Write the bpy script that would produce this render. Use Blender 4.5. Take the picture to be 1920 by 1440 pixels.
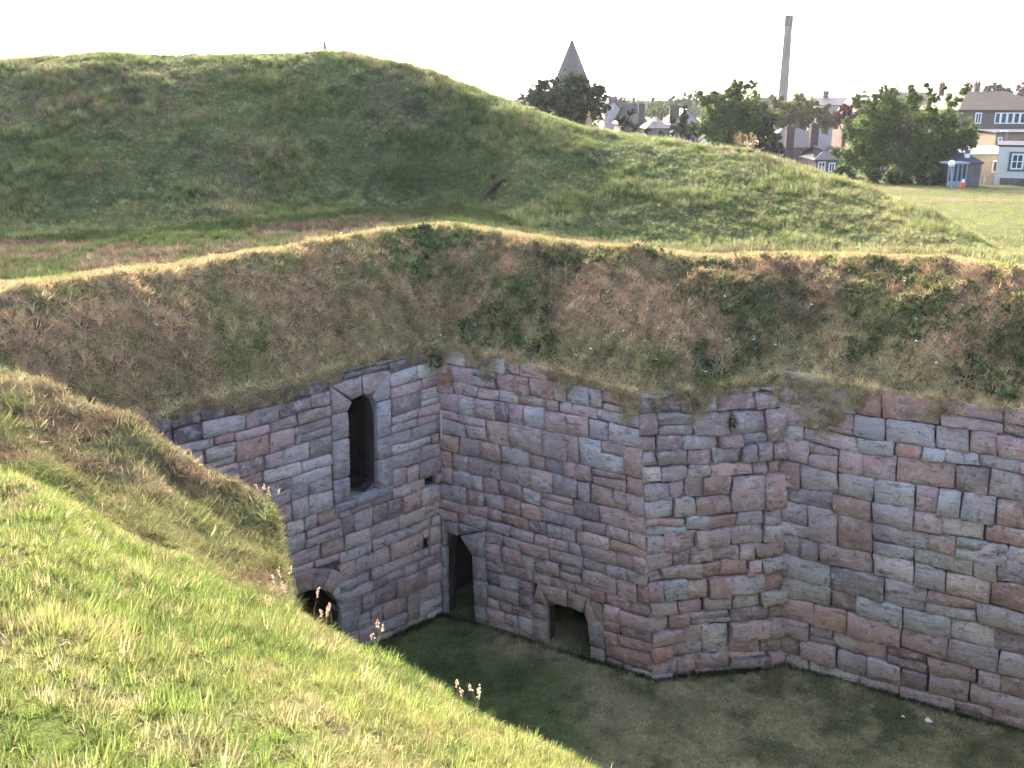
import bpy, bmesh, math, random
import numpy as np
from mathutils import Vector, Matrix
R = math.radians
rng = np.random.default_rng(7)
random.seed(7)
for o in list(bpy.data.objects): bpy.data.objects.remove(o)
sc = bpy.context.scene
COL = sc.collection

# ------------------------------------------------------------------ camera, sky, sun
EYE = 8.5; PITCH = R(16.7); F = 1768.0
cam_d = bpy.data.cameras.new('camera'); cam = bpy.data.objects.new('camera', cam_d); COL.objects.link(cam)
cam.location = (0, 0, EYE); cam.rotation_euler = (R(90) - PITCH, 0, 0)
cam_d.sensor_width = 36; cam_d.lens = F / 1920 * 36; cam_d.clip_end = 5000; cam_d.clip_start = 0.05
sc.camera = cam
SUN_EL, SUN_AZ = 20.5, -12.0          # azimuth measured from +Y towards +X
w = bpy.data.worlds.new("World"); sc.world = w; w.use_nodes = True
nt = w.node_tree; bg = nt.nodes['Background']
sky = nt.nodes.new('ShaderNodeTexSky'); sky.sky_type = 'NISHITA'; sky.sun_disc = False
sky.sun_elevation = R(SUN_EL); sky.sun_rotation = R(SUN_AZ); sky.dust_density = 5.0; sky.air_density = 0.6; sky.ozone_density = 1.0
nt.links.new(sky.outputs[0], bg.inputs[0]); bg.inputs[1].default_value = 0.15
sl = bpy.data.lights.new('sun', 'SUN'); sun = bpy.data.objects.new('sun', sl); COL.objects.link(sun)
sl.energy = 2.0; sl.angle = R(0.5); sl.color = (1, 0.93, 0.80)
sd = Vector((math.sin(R(SUN_AZ)) * math.cos(R(SUN_EL)), math.cos(R(SUN_AZ)) * math.cos(R(SUN_EL)), math.sin(R(SUN_EL))))
sun.rotation_euler = sd.to_track_quat('Z', 'Y').to_euler(); sun.location = (0, 0, 60)
vs = sc.view_settings; vs.view_transform = 'Standard'; vs.look = 'None'; vs.gamma = 1; vs.use_curve_mapping = False
vs.exposure = 3.0

# ------------------------------------------------------------------ helpers
cp, sp = math.cos(PITCH), math.sin(PITCH)
def ray(px, py):
    a, b = px - 960.0, 720.0 - py
    return np.array([a, F * cp + b * sp, -F * sp + b * cp])
def P(px, py, Y):
    d = ray(px, py); t = Y / d[1]
    return np.array([d[0] * t, Y, EYE + d[2] * t])
def PZ(px, py, z):
    d = ray(px, py); t = (z - EYE) / d[2]
    return np.array([d[0] * t, d[1] * t, z])
def tag(o, label=None, cat=None, group=None, kind=None):
    if label: o['label'] = label
    if cat: o['category'] = cat
    if group: o['group'] = group
    if kind: o['kind'] = kind
    return o
def empty(name, loc, label, cat, group=None):
    o = bpy.data.objects.new(name, None); COL.objects.link(o); o.location = loc; o.empty_display_size = .3
    return tag(o, label, cat, group)
def meshobj(name, v, f, mat, parent=None, smooth=False, loc=None):
    me = bpy.data.meshes.new(name)
    v = np.asarray(v, dtype=float)
    if loc is None: loc = np.zeros(3)
    loc = np.asarray(loc, dtype=float)
    me.from_pydata((v - loc).tolist(), [], [list(map(int, q)) for q in f] if not isinstance(f, np.ndarray) else f.tolist())
    me.materials.append(mat)
    if smooth: me.polygons.foreach_set('use_smooth', [True] * len(me.polygons))
    me.update()
    o = bpy.data.objects.new(name, me); COL.objects.link(o); o.location = loc
    if parent is not None:
        o.parent = parent; o.location = Vector(loc) - parent.location
    return o
class MB:
    def __init__(s): s.v = []; s.f = []
    def add(s, v, f):
        n = len(s.v); s.v += [tuple(map(float, q)) for q in v]; s.f += [[i + n for i in q] for q in f]; return s
    def box(s, c, d, rz=0.0, taper=1.0):
        x, y, z = d[0] / 2, d[1] / 2, d[2] / 2; ca, sa = math.cos(rz), math.sin(rz); v = []
        for k in (-1, 1):
            t = 1.0 if k < 0 else taper
            for a, b in ((-1, -1), (1, -1), (1, 1), (-1, 1)):
                X, Y = a * x * t, b * y * t
                v.append((c[0] + X * ca - Y * sa, c[1] + X * sa + Y * ca, c[2] + k * z))
        return s.add(v, [(3, 2, 1, 0), (4, 5, 6, 7), (0, 1, 5, 4), (1, 2, 6, 5), (2, 3, 7, 6), (3, 0, 4, 7)])
    def tube(s, p0, p1, r0, r1, n=8):
        p0, p1 = Vector(p0), Vector(p1); d = (p1 - p0).normalized()
        a = d.orthogonal().normalized(); b = d.cross(a); v = []
        for p, r in ((p0, r0), (p1, r1)):
            for i in range(n):
                t = 2 * math.pi * i / n; v.append(p + a * math.cos(t) * r + b * math.sin(t) * r)
        f = [(i, (i + 1) % n, n + (i + 1) % n, n + i) for i in range(n)] + [list(range(n))[::-1], list(range(n, 2 * n))]
        return s.add(v, f)
    def sphere(s, c, r, n=10, m=7, sz=1.0):
        v = [(c[0], c[1], c[2] - r * sz)]; f = []
        for j in range(1, m):
            ph = -math.pi / 2 + math.pi * j / m
            for i in range(n):
                t = 2 * math.pi * i / n
                v.append((c[0] + r * math.cos(ph) * math.cos(t), c[1] + r * math.cos(ph) * math.sin(t), c[2] + r * sz * math.sin(ph)))
        v.append((c[0], c[1], c[2] + r * sz)); L = len(v) - 1
        for i in range(n): f.append((0, 1 + (i + 1) % n, 1 + i)); f.append((L, 1 + (m - 2) * n + i, 1 + (m - 2) * n + (i + 1) % n))
        for j in range(m - 2):
            for i in range(n):
                a = 1 + j * n + i; b = 1 + j * n + (i + 1) % n; f.append((a, b, b + n, a + n))
        return s.add(v, f)
    def build(s, name, mat, parent=None, smooth=False, loc=None):
        if loc is None:
            a = np.array(s.v); loc = (a.min(0) + a.max(0)) / 2
        return meshobj(name, s.v, s.f, mat, parent, smooth, loc)

def _hash(ix, iy, seed):
    h = (ix.astype(np.int64) * 374761393 + iy.astype(np.int64) * 668265263 + seed * 974634777) & 0x7fffffff
    h = ((h ^ (h >> 13)) * 1274126177) & 0x7fffffff
    return ((h ^ (h >> 16)) & 0xffff) / 65535.0
def vnoise(x, y, seed=0):
    x = np.asarray(x, float); y = np.asarray(y, float)
    ix, iy = np.floor(x), np.floor(y); fx, fy = x - ix, y - iy
    fx = fx * fx * (3 - 2 * fx); fy = fy * fy * (3 - 2 * fy)
    a = _hash(ix, iy, seed); b = _hash(ix + 1, iy, seed); c = _hash(ix, iy + 1, seed); d = _hash(ix + 1, iy + 1, seed)
    return (a * (1 - fx) + b * fx) * (1 - fy) + (c * (1 - fx) + d * fx) * fy
def fbm(x, y, seed=0, o=4):
    s = 0; a = .5; t = 0
    for k in range(o):
        s = s + a * vnoise(np.asarray(x) * 2 ** k, np.asarray(y) * 2 ** k, seed + k * 17); t += a; a *= .5
    return s / t
def pchip(x, y, q):
    x = np.asarray(x, float); y = np.asarray(y, float); q = np.clip(np.asarray(q, float), x[0], x[-1])
    h = np.diff(x); dl = np.diff(y) / h; m = np.zeros_like(y)
    for k in range(1, len(x) - 1):
        if dl[k - 1] * dl[k] > 0:
            w1 = 2 * h[k] + h[k - 1]; w2 = h[k] + 2 * h[k - 1]
            m[k] = (w1 + w2) / (w1 / dl[k - 1] + w2 / dl[k])
    m[0] = dl[0]; m[-1] = dl[-1]
    i = np.clip(np.searchsorted(x, q, side='right') - 1, 0, len(x) - 2)
    t = (q - x[i]) / h[i]; t2 = t * t; t3 = t2 * t
    return (2*t3-3*t2+1)*y[i] + (t3-2*t2+t)*h[i]*m[i] + (-2*t3+3*t2)*y[i+1] + (t3-t2)*h[i]*m[i+1]
def sm(a, b, x): t = np.clip((np.asarray(x, float) - a) / (b - a), 0, 1); return t * t * (3 - 2 * t)

# ------------------------------------------------------------------ materials
def newmat(name):
    m = bpy.data.materials.new(name); m.use_nodes = True; n = m.node_tree
    b = n.nodes['Principled BSDF']; b.inputs['Roughness'].default_value = .85
    b.inputs['Specular IOR Level'].default_value = .25
    return m, n, b
def N(n, t, **k):
    x = n.nodes.new(t)
    for a, v in k.items():
        if a in x.inputs.keys() if hasattr(x.inputs, 'keys') else False: x.inputs[a].default_value = v
        else: setattr(x, a, v)
    return x
def mix(n, fac, a, b, mode='MIX'):
    x = n.nodes.new('ShaderNodeMix'); x.data_type = 'RGBA'; x.blend_type = mode
    for sock, val in ((0, fac), (6, a), (7, b)):
        if isinstance(val, bpy.types.NodeSocket): n.links.new(val, x.inputs[sock])
        elif sock == 0: x.inputs[0].default_value = val
        else: x.inputs[sock].default_value = (*val[:3], 1)
    return x.outputs[2]
def ramp(n, src, pts):
    x = n.nodes.new('ShaderNodeValToRGB'); e = x.color_ramp.elements
    while len(e) < len(pts): e.new(.5)
    for q, (p, c) in zip(e, pts): q.position = p; q.color = (c, c, c, 1) if not isinstance(c, tuple) else (*c, 1)
    n.links.new(src, x.inputs[0]); return x.outputs[0]
def noise(n, vec, scale, detail=4, rough=.55, sxyz=None):
    if sxyz:
        mp = n.nodes.new('ShaderNodeMapping'); mp.inputs['Scale'].default_value = sxyz; n.links.new(vec, mp.inputs[0]); vec = mp.outputs[0]
    x = n.nodes.new('ShaderNodeTexNoise'); x.inputs['Scale'].default_value = scale; x.inputs['Detail'].default_value = detail
    x.inputs['Roughness'].default_value = rough; n.links.new(vec, x.inputs['Vector']); return x.outputs[0]
def bump(n, b, src, strength, dist, prev=None):
    x = n.nodes.new('ShaderNodeBump'); x.inputs['Strength'].default_value = strength; x.inputs['Distance'].default_value = dist
    n.links.new(src, x.inputs['Height'])
    if prev: n.links.new(prev, x.inputs['Normal'])
    n.links.new(x.outputs[0], b.inputs['Normal']); return x.outputs[0]
def simple(name, c, rough=.8, var=.25, scale=3.0, bm=.3, bd=.01, metal=0, sx=None):
    m, n, b = newmat(name); g = n.nodes.new('ShaderNodeNewGeometry').outputs['Position']
    f = ramp(n, noise(n, g, scale, 5, .6, sx), [(.3, 0), (.7, 1)])
    n.links.new(mix(n, f, tuple(x * (1 - var) for x in c), tuple(min(x * (1 + var), .95) for x in c)), b.inputs['Base Color'])
    b.inputs['Roughness'].default_value = rough; b.inputs['Metallic'].default_value = metal; b.inputs['Specular IOR Level'].default_value = .5 if rough < .3 else .06
    if bm: bump(n, b, noise(n, g, scale * 6, 4), bm, bd)
    return m
# masonry: colour of each stone comes from its own object colour
def stone_mat():
    m, n, b = newmat('sandstone'); g = n.nodes.new('ShaderNodeNewGeometry').outputs['Position']
    oi = n.nodes.new('ShaderNodeObjectInfo')
    off = n.nodes.new('ShaderNodeVectorMath'); off.operation = 'MULTIPLY_ADD'; cmb = n.nodes.new('ShaderNodeCombineXYZ')
    n.links.new(oi.outputs['Random'], cmb.inputs[0]); n.links.new(oi.outputs['Random'], cmb.inputs[2])
    n.links.new(cmb.outputs[0], off.inputs[0]); off.inputs[1].default_value = (37, 0, 53); n.links.new(g, off.inputs[2]); v = off.outputs[0]
    lam = noise(n, v, 1.0, 6, .72, (3.2, 3.2, 16)); blot = noise(n, v, 7, 6, .7); fine = noise(n, v, 42, 4, .65); big = noise(n, g, 1.3, 4, .6)
    c = oi.outputs['Color']
    c = mix(n, ramp(n, lam, [(.38, .65), (.46, 0)]), c, (.17, .125, .12))
    c = mix(n, ramp(n, blot, [(.50, 0), (.66, .70)]), c, (.66, .59, .55))
    c = mix(n, ramp(n, noise(n, v, 9, 6, .75), [(.55, 0), (.64, .70)]), c, (.13, .10, .10))
    c = mix(n, ramp(n, noise(n, v, 4, 4, .6), [(.50, 0), (.66, .50)]), c, (.54, .36, .31))
    c = mix(n, ramp(n, big, [(.46, 0), (.66, .40)]), c, (.27, .21, .215))
    c = mix(n, .55, c, ramp(n, fine, [(.25, .62), (.72, 1.52)]), 'MULTIPLY')
    n.links.new(c, b.inputs['Base Color']); b.inputs['Roughness'].default_value = .93; b.inputs['Specular IOR Level'].default_value = .12
    p = bump(n, b, lam, .9, .04); p = bump(n, b, blot, 1.0, .055, p); bump(n, b, fine, .8, .010, p)
    return m
STONE = stone_mat()
def mortar_mat():
    m, n, b = newmat('lime_mortar'); g = n.nodes.new('ShaderNodeNewGeometry').outputs['Position']
    c = mix(n, ramp(n, noise(n, g, 2.2, 5, .6), [(.35, 0), (.65, 1)]), (.09, .07, .068), (.23, .19, .185))
    n.links.new(c, b.inputs['Base Color']); b.inputs['Roughness'].default_value = .95
    bump(n, b, noise(n, g, 22, 5, .65), .9, .03); return m
MORTAR = mortar_mat()
def inner_mat():  # stone colour darkened to stand in for the shade inside the openings
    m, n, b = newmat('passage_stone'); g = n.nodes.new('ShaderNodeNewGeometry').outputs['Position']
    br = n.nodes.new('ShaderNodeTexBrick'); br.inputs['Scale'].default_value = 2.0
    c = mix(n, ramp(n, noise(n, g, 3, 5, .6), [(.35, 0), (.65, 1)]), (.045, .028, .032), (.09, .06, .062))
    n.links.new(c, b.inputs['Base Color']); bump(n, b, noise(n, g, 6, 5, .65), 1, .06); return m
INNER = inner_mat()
# soil and turf: colour of the turf kept in a vertex attribute (green or dry species), fine texture on top
def turf_mat():
    m, n, b = newmat('turf'); g = n.nodes.new('ShaderNodeNewGeometry').outputs['Position']
    a = n.nodes.new('ShaderNodeAttribute'); a.attribute_name = 'turf'
    c = mix(n, .75, a.outputs['Color'], ramp(n, noise(n, g, 14, 6, .75), [(.28, .35), (.7, 1.35)]), 'MULTIPLY')
    n.links.new(c, b.inputs['Base Color']); b.inputs['Roughness'].default_value = 1; b.inputs['Specular IOR Level'].default_value = .05
    p = bump(n, b, noise(n, g, 9, 6, .7), 1, .10); bump(n, b, noise(n, g, 45, 4, .7), .8, .03, p); return m
TURF = turf_mat()
def blade_mat(name, trans=.45, rough=.6):
    m = bpy.data.materials.new(name); m.use_nodes = True; n = m.node_tree; n.nodes.remove(n.nodes['Principled BSDF'])
    out = n.nodes['Material Output']; a = n.nodes.new('ShaderNodeAttribute'); a.attribute_type = 'INSTANCER'; a.attribute_name = 'tint'
    d = n.nodes.new('ShaderNodeBsdfDiffuse'); t = n.nodes.new('ShaderNodeBsdfTranslucent'); mx = n.nodes.new('ShaderNodeMixShader')
    n.links.new(a.outputs['Color'], d.inputs[0]); n.links.new(a.outputs['Color'], t.inputs[0]); mx.inputs[0].default_value = trans
    n.links.new(d.outputs[0], mx.inputs[1]); n.links.new(t.outputs[0], mx.inputs[2]); n.links.new(mx.outputs[0], out.inputs[0]); return m
BLADE = blade_mat('grass_blade')
def leaf_mat(name, c1, c2, trans=.35):
    m = bpy.data.materials.new(name); m.use_nodes = True; n = m.node_tree; n.nodes.remove(n.nodes['Principled BSDF'])
    out = n.nodes['Material Output']; g = n.nodes.new('ShaderNodeNewGeometry')
    c = mix(n, g.outputs['Random Per Island'], c1, c2)
    d = n.nodes.new('ShaderNodeBsdfDiffuse'); t = n.nodes.new('ShaderNodeBsdfTranslucent'); mx = n.nodes.new('ShaderNodeMixShader')
    n.links.new(c, d.inputs[0]); n.links.new(c, t.inputs[0]); mx.inputs[0].default_value = trans
    n.links.new(d.outputs[0], mx.inputs[1]); n.links.new(t.outputs[0], mx.inputs[2]); n.links.new(mx.outputs[0], out.inputs[0]); return m

# ------------------------------------------------------------------ the four faces of the pit wall
B1 = PZ(828, 1150, 0); B2 = PZ(1225, 1272, 0); B3 = PZ(1470, 1245, 0); B4 = PZ(1920, 1368, 0); BL = PZ(690, 1215, 0)
dL = (BL - B1); dL /= np.linalg.norm(dL); dR = (B4 - B3); dR /= np.linalg.norm(dR)
T1 = P(822, 665, B1[1] + .25); T2 = P(1197, 765, B2[1] + .25); T3 = P(1466, 712, B3[1] + .28)
WALLS = {}
class Wall:
    """(u, h) -> point; u metres along the foot, h metres of height, n metres out of the face"""
    def __init__(s, b0, b1, t0, t1, seed, rough):
        s.b0, s.b1 = np.array(b0), np.array(b1); s.t0, s.t1 = np.array(t0), np.array(t1); s.L = np.linalg.norm((s.b1 - s.b0)[:2])
        s.seed = seed; s.rough = rough
        s.t0 = s.b0 + (s.t0 - s.b0) * (4.6 / s.t0[2]); s.t1 = s.b1 + (s.t1 - s.b1) * (4.6 / s.t1[2])
        d = (s.b1 - s.b0) + (s.t1 - s.t0); k = (s.t0 - s.b0) + (s.t1 - s.b1); n = np.cross(d, k); s.n = n / np.linalg.norm(n)
        if np.dot(s.n[:2], -(s.b0 + s.b1)[:2]) < 0: s.n = -s.n
    def pt(s, u, h, n=0.0):
        u = np.asarray(u, float)[..., None]; h = np.asarray(h, float)[..., None]; n = np.asarray(n, float)[..., None]
        a = u / s.L; k = h / 4.6
        b = s.b0 + (s.b1 - s.b0) * a; t = s.t0 + (s.t1 - s.t0) * a
        bul = (fbm(u * .45 + 3, h * .45, s.seed, 3) - .5) * .16 * np.clip(a * 6, 0, 1) * np.clip((1 - a) * 6, 0, 1)
        return b + (t - b) * k + s.n * (n + bul)
    def inv(s, px, py):
        """pixel -> (u, h) on the mean plane, a few Newton steps"""
        d = ray(px, py); o = np.array([0, 0, EYE]); u, h = s.L / 2, 2.3
        for _ in range(12):
            c = s.pt(u, h); J = np.stack([(s.pt(u + .01, h) - c) / .01, (s.pt(u, h + .01) - c) / .01, -d / F], 1)
            t = np.dot(c - o, d) / np.dot(d, d); r = c - (o + d * t); q = np.linalg.solve(J, -r); u += q[0]; h += q[1]
        return float(u), float(h)
LL, RL = 10.5, 7.0
bL0 = B1 + dL * LL; tL = T1 - B1
nL = np.array([-dL[1], dL[0], 0]); 
tLend = P(310, 772, 0.0001 + 11.45); kL = (tLend - T1); kL[2] = 0; kL /= np.linalg.norm(kL)
tL0 = T1 + kL * LL
dRt = dR.copy(); bR1 = B3 + dR * RL; tR1 = T3 + dRt * RL
WALLS['left'] = Wall(bL0, B1, tL0, T1, 11, .6)
WALLS['mid'] = Wall(B1, B2, T1, T2, 23, .8)
WALLS['turn'] = Wall(B2, B3, T2, T3, 37, 1.5)
WALLS['right'] = Wall(B3, bR1, T3, tR1, 41, 1.15)
# wall-top profile read as pixels, turned into heights on each face
TOPPX = {'left': [(250, 800), (310, 775), (430, 738), (540, 722), (620, 695), (700, 672), (800, 650)],
         'mid': [(838, 662), (930, 672), (1000, 690), (1080, 708), (1190, 738)],
         'turn': [(1200, 740), (1300, 736), (1400, 718), (1462, 705)],
         'right': [(1475, 705), (1550, 712), (1640, 735), (1800, 758), (1910, 772)]}
for k, W in WALLS.items():
    q = sorted(W.inv(*p) for p in TOPPX[k])
    W.tu = np.array([a for a, b in q]); W.th = np.array([b for a, b in q])
    W.top = (lambda W: lambda u: np.interp(u, W.tu, W.th))(W)
GREY = [(.50, .42, .405), (.46, .385, .38), (.54, .46, .44), (.42, .355, .355), (.48, .41, .365), (.38, .335, .335), (.57, .51, .475)]
PINK = [(.53, .345, .31), (.49, .32, .295), (.55, .385, .345), (.45, .31, .305)]
ORNG = [(.43, .23, .165), (.45, .27, .20), (.38, .20, .15)]
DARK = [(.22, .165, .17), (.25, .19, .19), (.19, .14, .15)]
PALE = [(.58, .55, .53), (.54, .50, .49)]
def pick(k):
    r = random.random()
    tab = {'left': (.46, .72, .78, .95), 'mid': (.34, .78, .90, .95), 'turn': (.42, .76, .86, .93), 'right': (.50, .78, .88, .93)}[k]
    c = random.choice(GREY if r < tab[0] else PINK if r < tab[1] else ORNG if r < tab[2] else DARK if r < tab[3] else PALE)
    j = random.uniform(1.0, 1.32); c = tuple(.78 * a_ + .22 * b_ for a_, b_ in zip(c, (.46, .375, .355))); c = (c[0] * 1.06, c[1] * .985, c[2] * .95); return tuple(x * j * random.uniform(.97, 1.03) for x in c)
ACC = {'mid': [(1020, 745, ORNG[1]), (1085, 755, PALE[0]), (963, 705, ORNG[0]), (1010, 725, ORNG[0]), (940, 965, ORNG[2]), (1045, 820, PINK[0]), (985, 830, PINK[2]), (1010, 860, ORNG[1]), (1040, 985, GREY[5]), (1120, 790, GREY[3]), (1165, 785, GREY[2]), (1120, 830, GREY[6]), (1175, 905, ORNG[1]), (1140, 870, GREY[6]), (910, 690, GREY[2]), (870, 720, PINK[0]), (1030, 1080, PINK[1]), (990, 1090, (.33, .19, .18)), (905, 810, PINK[2]), (1180, 1240, ORNG[1]), (1150, 1180, ORNG[1]), (1140, 1050, PINK[2])],
       'turn': [(1260, 1120, PALE[1]), (1215, 1150, (.45, .33, .27)), (1320, 925, ORNG[1]), (1350, 930, ORNG[0]), (1380, 900, PINK[0]), (1440, 1040, ORNG[1]), (1400, 1140, (.31, .19, .16)), (1440, 1160, (.31, .19, .16)), (1400, 1000, PINK[2]), (1250, 965, PALE[1]), (1290, 980, PALE[1]), (1280, 800, GREY[2]), (1300, 1025, PINK[0]), (1400, 835, PALE[1])],
       'right': [(1485, 775, PINK[0]), (1550, 775, ORNG[1]), (1535, 740, DARK[0]), (1600, 745, GREY[3]), (1625, 785, GREY[5]), (1715, 800, GREY[1]), (1800, 815, GREY[1]), (1720, 875, ORNG[1]), (1810, 890, (.27, .19, .15)), (1880, 945, ORNG[1]), (1760, 935, PALE[1]), (1620, 975, ORNG[0]), (1675, 1230, (.24, .12, .11)), (1750, 1035, ORNG[1]), (1690, 920, PALE[0]), (1550, 940, (.30, .24, .26)), (1690, 1165, PALE[0]), (1910, 1300, ORNG[1]), (1720, 960, PINK[2]), (1810, 950, GREY[5]), (1770, 850, PALE[0]), (1855, 865, PALE[1]), (1660, 1100, (.27, .23, .22)), (1600, 1045, PINK[0]), (1755, 1110, GREY[4]), (1510, 820, PINK[2]), (1650, 835, (.44, .41, .34)), (1820, 1020, (.45, .42, .34)), (1660, 1040, GREY[2]), (1730, 1140, GREY[2]), (1590, 1130, (.30, .21, .18)), (1740, 1070, GREY[2])],
       'left': [(575, 850, GREY[2]), (625, 860, GREY[3]), (600, 760, DARK[1]), (440, 880, DARK[1]), (560, 790, (.30, .19, .15)), (470, 890, (.28, .18, .15)), (570, 890, GREY[2]), (590, 925, GREY[1]), (570, 945, GREY[1]), (360, 800, PALE[1]), (400, 800, GREY[2]), (455, 790, GREY[2]), (480, 745, GREY[2]), (720, 990, PINK[1]), (610, 1000, PINK[1]), (650, 1050, GREY[2]), (740, 700, GREY[0]), (640, 1110, GREY[2]), (680, 1130, PINK[1]), (620, 830, DARK[1])]}
def make_stone(W, root, quad, col, proud=None, amp=None, depth=.24, nu=7, nv=4, name='stone'):
    """quad: four (u, h) corners anticlockwise from lower left"""
    q = np.array(quad, float); rg = W.rough
    wdt = np.linalg.norm(q[1] - q[0]); hgt = np.linalg.norm(q[3] - q[0])
    if wdt < .05 or hgt < .04: return
    if wdt < .3: nu = 4
    if hgt < .18: nv = 3
    g = min(.005, wdt * .1); j = rng.uniform(-.016, .016, (4, 2)) * rg; c = q.mean(0)
    q = q + np.array([[g, g], [-g, g], [-g, -g], [g, -g]]) + j
    a = np.linspace(0, 1, nu + 1); b = np.linspace(0, 1, nv + 1)
    ea = .014 / max(wdt, .1); eb = .014 / max(hgt, .08); a[1] = min(ea, .2); a[-2] = 1 - a[1]; b[1] = min(eb, .25); b[-2] = 1 - b[1]
    A, Bb = np.meshgrid(a, b)
    U = (1 - A) * (1 - Bb) * q[0, 0] + A * (1 - Bb) * q[1, 0] + A * Bb * q[2, 0] + (1 - A) * Bb * q[3, 0]
    H = (1 - A) * (1 - Bb) * q[0, 1] + A * (1 - Bb) * q[1, 1] + A * Bb * q[2, 1] + (1 - A) * Bb * q[3, 1]
    if proud is None: proud = float(np.clip(rng.normal(0, .016) * rg * 1.3, -.028, .06))
    if amp is None: amp = .036 * rg
    sd = rng.integers(1000)
    n = proud + (fbm(U * 4 + sd, H * 9, sd, 3) - .5) * amp * 2.0 + rng.normal(0, .02) * (A - .5) * rg + rng.normal(0, .02) * (Bb - .5) * rg
    edge = (A == 0) | (A == 1) | (Bb == 0) | (Bb == 1); corner = ((A == 0) | (A == 1)) & ((Bb == 0) | (Bb == 1))
    n = n - edge * .016 - corner * .010
    # wavy outline, worn corners
    U = U + edge * rng.normal(0, .006, U.shape) * rg - corner * (A - .5) * .03; H = H + edge * rng.normal(0, .006, U.shape) * rg - corner * (Bb - .5) * .025
    top = W.pt(U, H, n).reshape(-1, 3); bt = W.pt(U, H, -depth * np.ones_like(n)).reshape(-1, 3)
    k = nu + 1; idx = np.arange(top.shape[0]).reshape(nv + 1, k); f = []
    for r in range(nv):
        for s in range(nu): f.append((idx[r, s], idx[r, s + 1], idx[r + 1, s + 1], idx[r + 1, s]))
    ring = list(idx[0, :]) + list(idx[1:, -1]) + list(idx[-1, :-1][::-1]) + list(idx[1:-1, 0][::-1]); m = len(top); v = list(top)
    for r in ring: v.append(bt[r])
    for i in range(len(ring)):
        i2 = (i + 1) % len(ring); f.append((ring[i2], ring[i], m + i, m + i2))
    v = np.array(v); loc = W.pt(c[0], c[1], 0)
    # keep normals outward
    e = np.cross(v[idx[0, 1]] - v[idx[0, 0]], v[idx[1, 0]] - v[idx[0, 0]])
    if np.dot(e, W.n) < 0: f = [t[::-1] for t in f]
    o = meshobj(name, v, f, STONE, root, True, loc); o.color = (*col, 1)
    o.data.polygons.foreach_set('use_smooth', [i < nu * nv for i in range(len(f))]); return o
def cut(poly, W):
    return [W.inv(*p) for p in poly]
# openings: pixel outline, jamb width, head polys
OPEN = {'left': [dict(px=[(657, 922), (655, 800), (656, 775), (664, 750), (682, 739), (698, 750), (706, 778), (706, 905), (690, 925)], s=.30, st=.30, name='window'),
                 dict(px=[(512, 1290), (520, 1190), (528, 1140), (553, 1117), (585, 1116), (612, 1138), (628, 1180), (640, 1245)], s=.0, st=.30, name='arch'),
                 dict(px=[(798, 912), (798, 898), (816, 893), (816, 907)], s=0, st=0, name='hole'), dict(px=[(795, 1032), (795, 1012), (806, 1008), (806, 1028)], s=0, st=0, name='hole')],
        'mid': [dict(px=[(838, 1152), (837, 1014), (845, 1004), (860, 1006), (882, 1032), (885, 1050), (884, 1170)], s=.26, st=.22, name='door'),
                dict(px=[(1027, 1222), (1027, 1139), (1040, 1137), (1078, 1143), (1098, 1152), (1103, 1165), (1102, 1246)], s=.26, st=.26, name='low')],
        'turn': [], 'right': []}
LBL = {'left': 'shaded sandstone wall left of the inner corner, pierced by the tall slit window',
       'mid': 'pinkish sandstone wall between the inner corner and the cracked outer corner, with narrow doorway and low square opening',
       'turn': 'short rough worn sandstone wall face just right of the cracked outer corner',
       'right': 'large blocky grey and pink sandstone wall running out of the picture on the right'}
from mathutils.geometry import delaunay_2d_cdt
def rag_hole(key, h, u): return (key == 'turn' and h > 3.0 and random.random() < .0)
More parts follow.
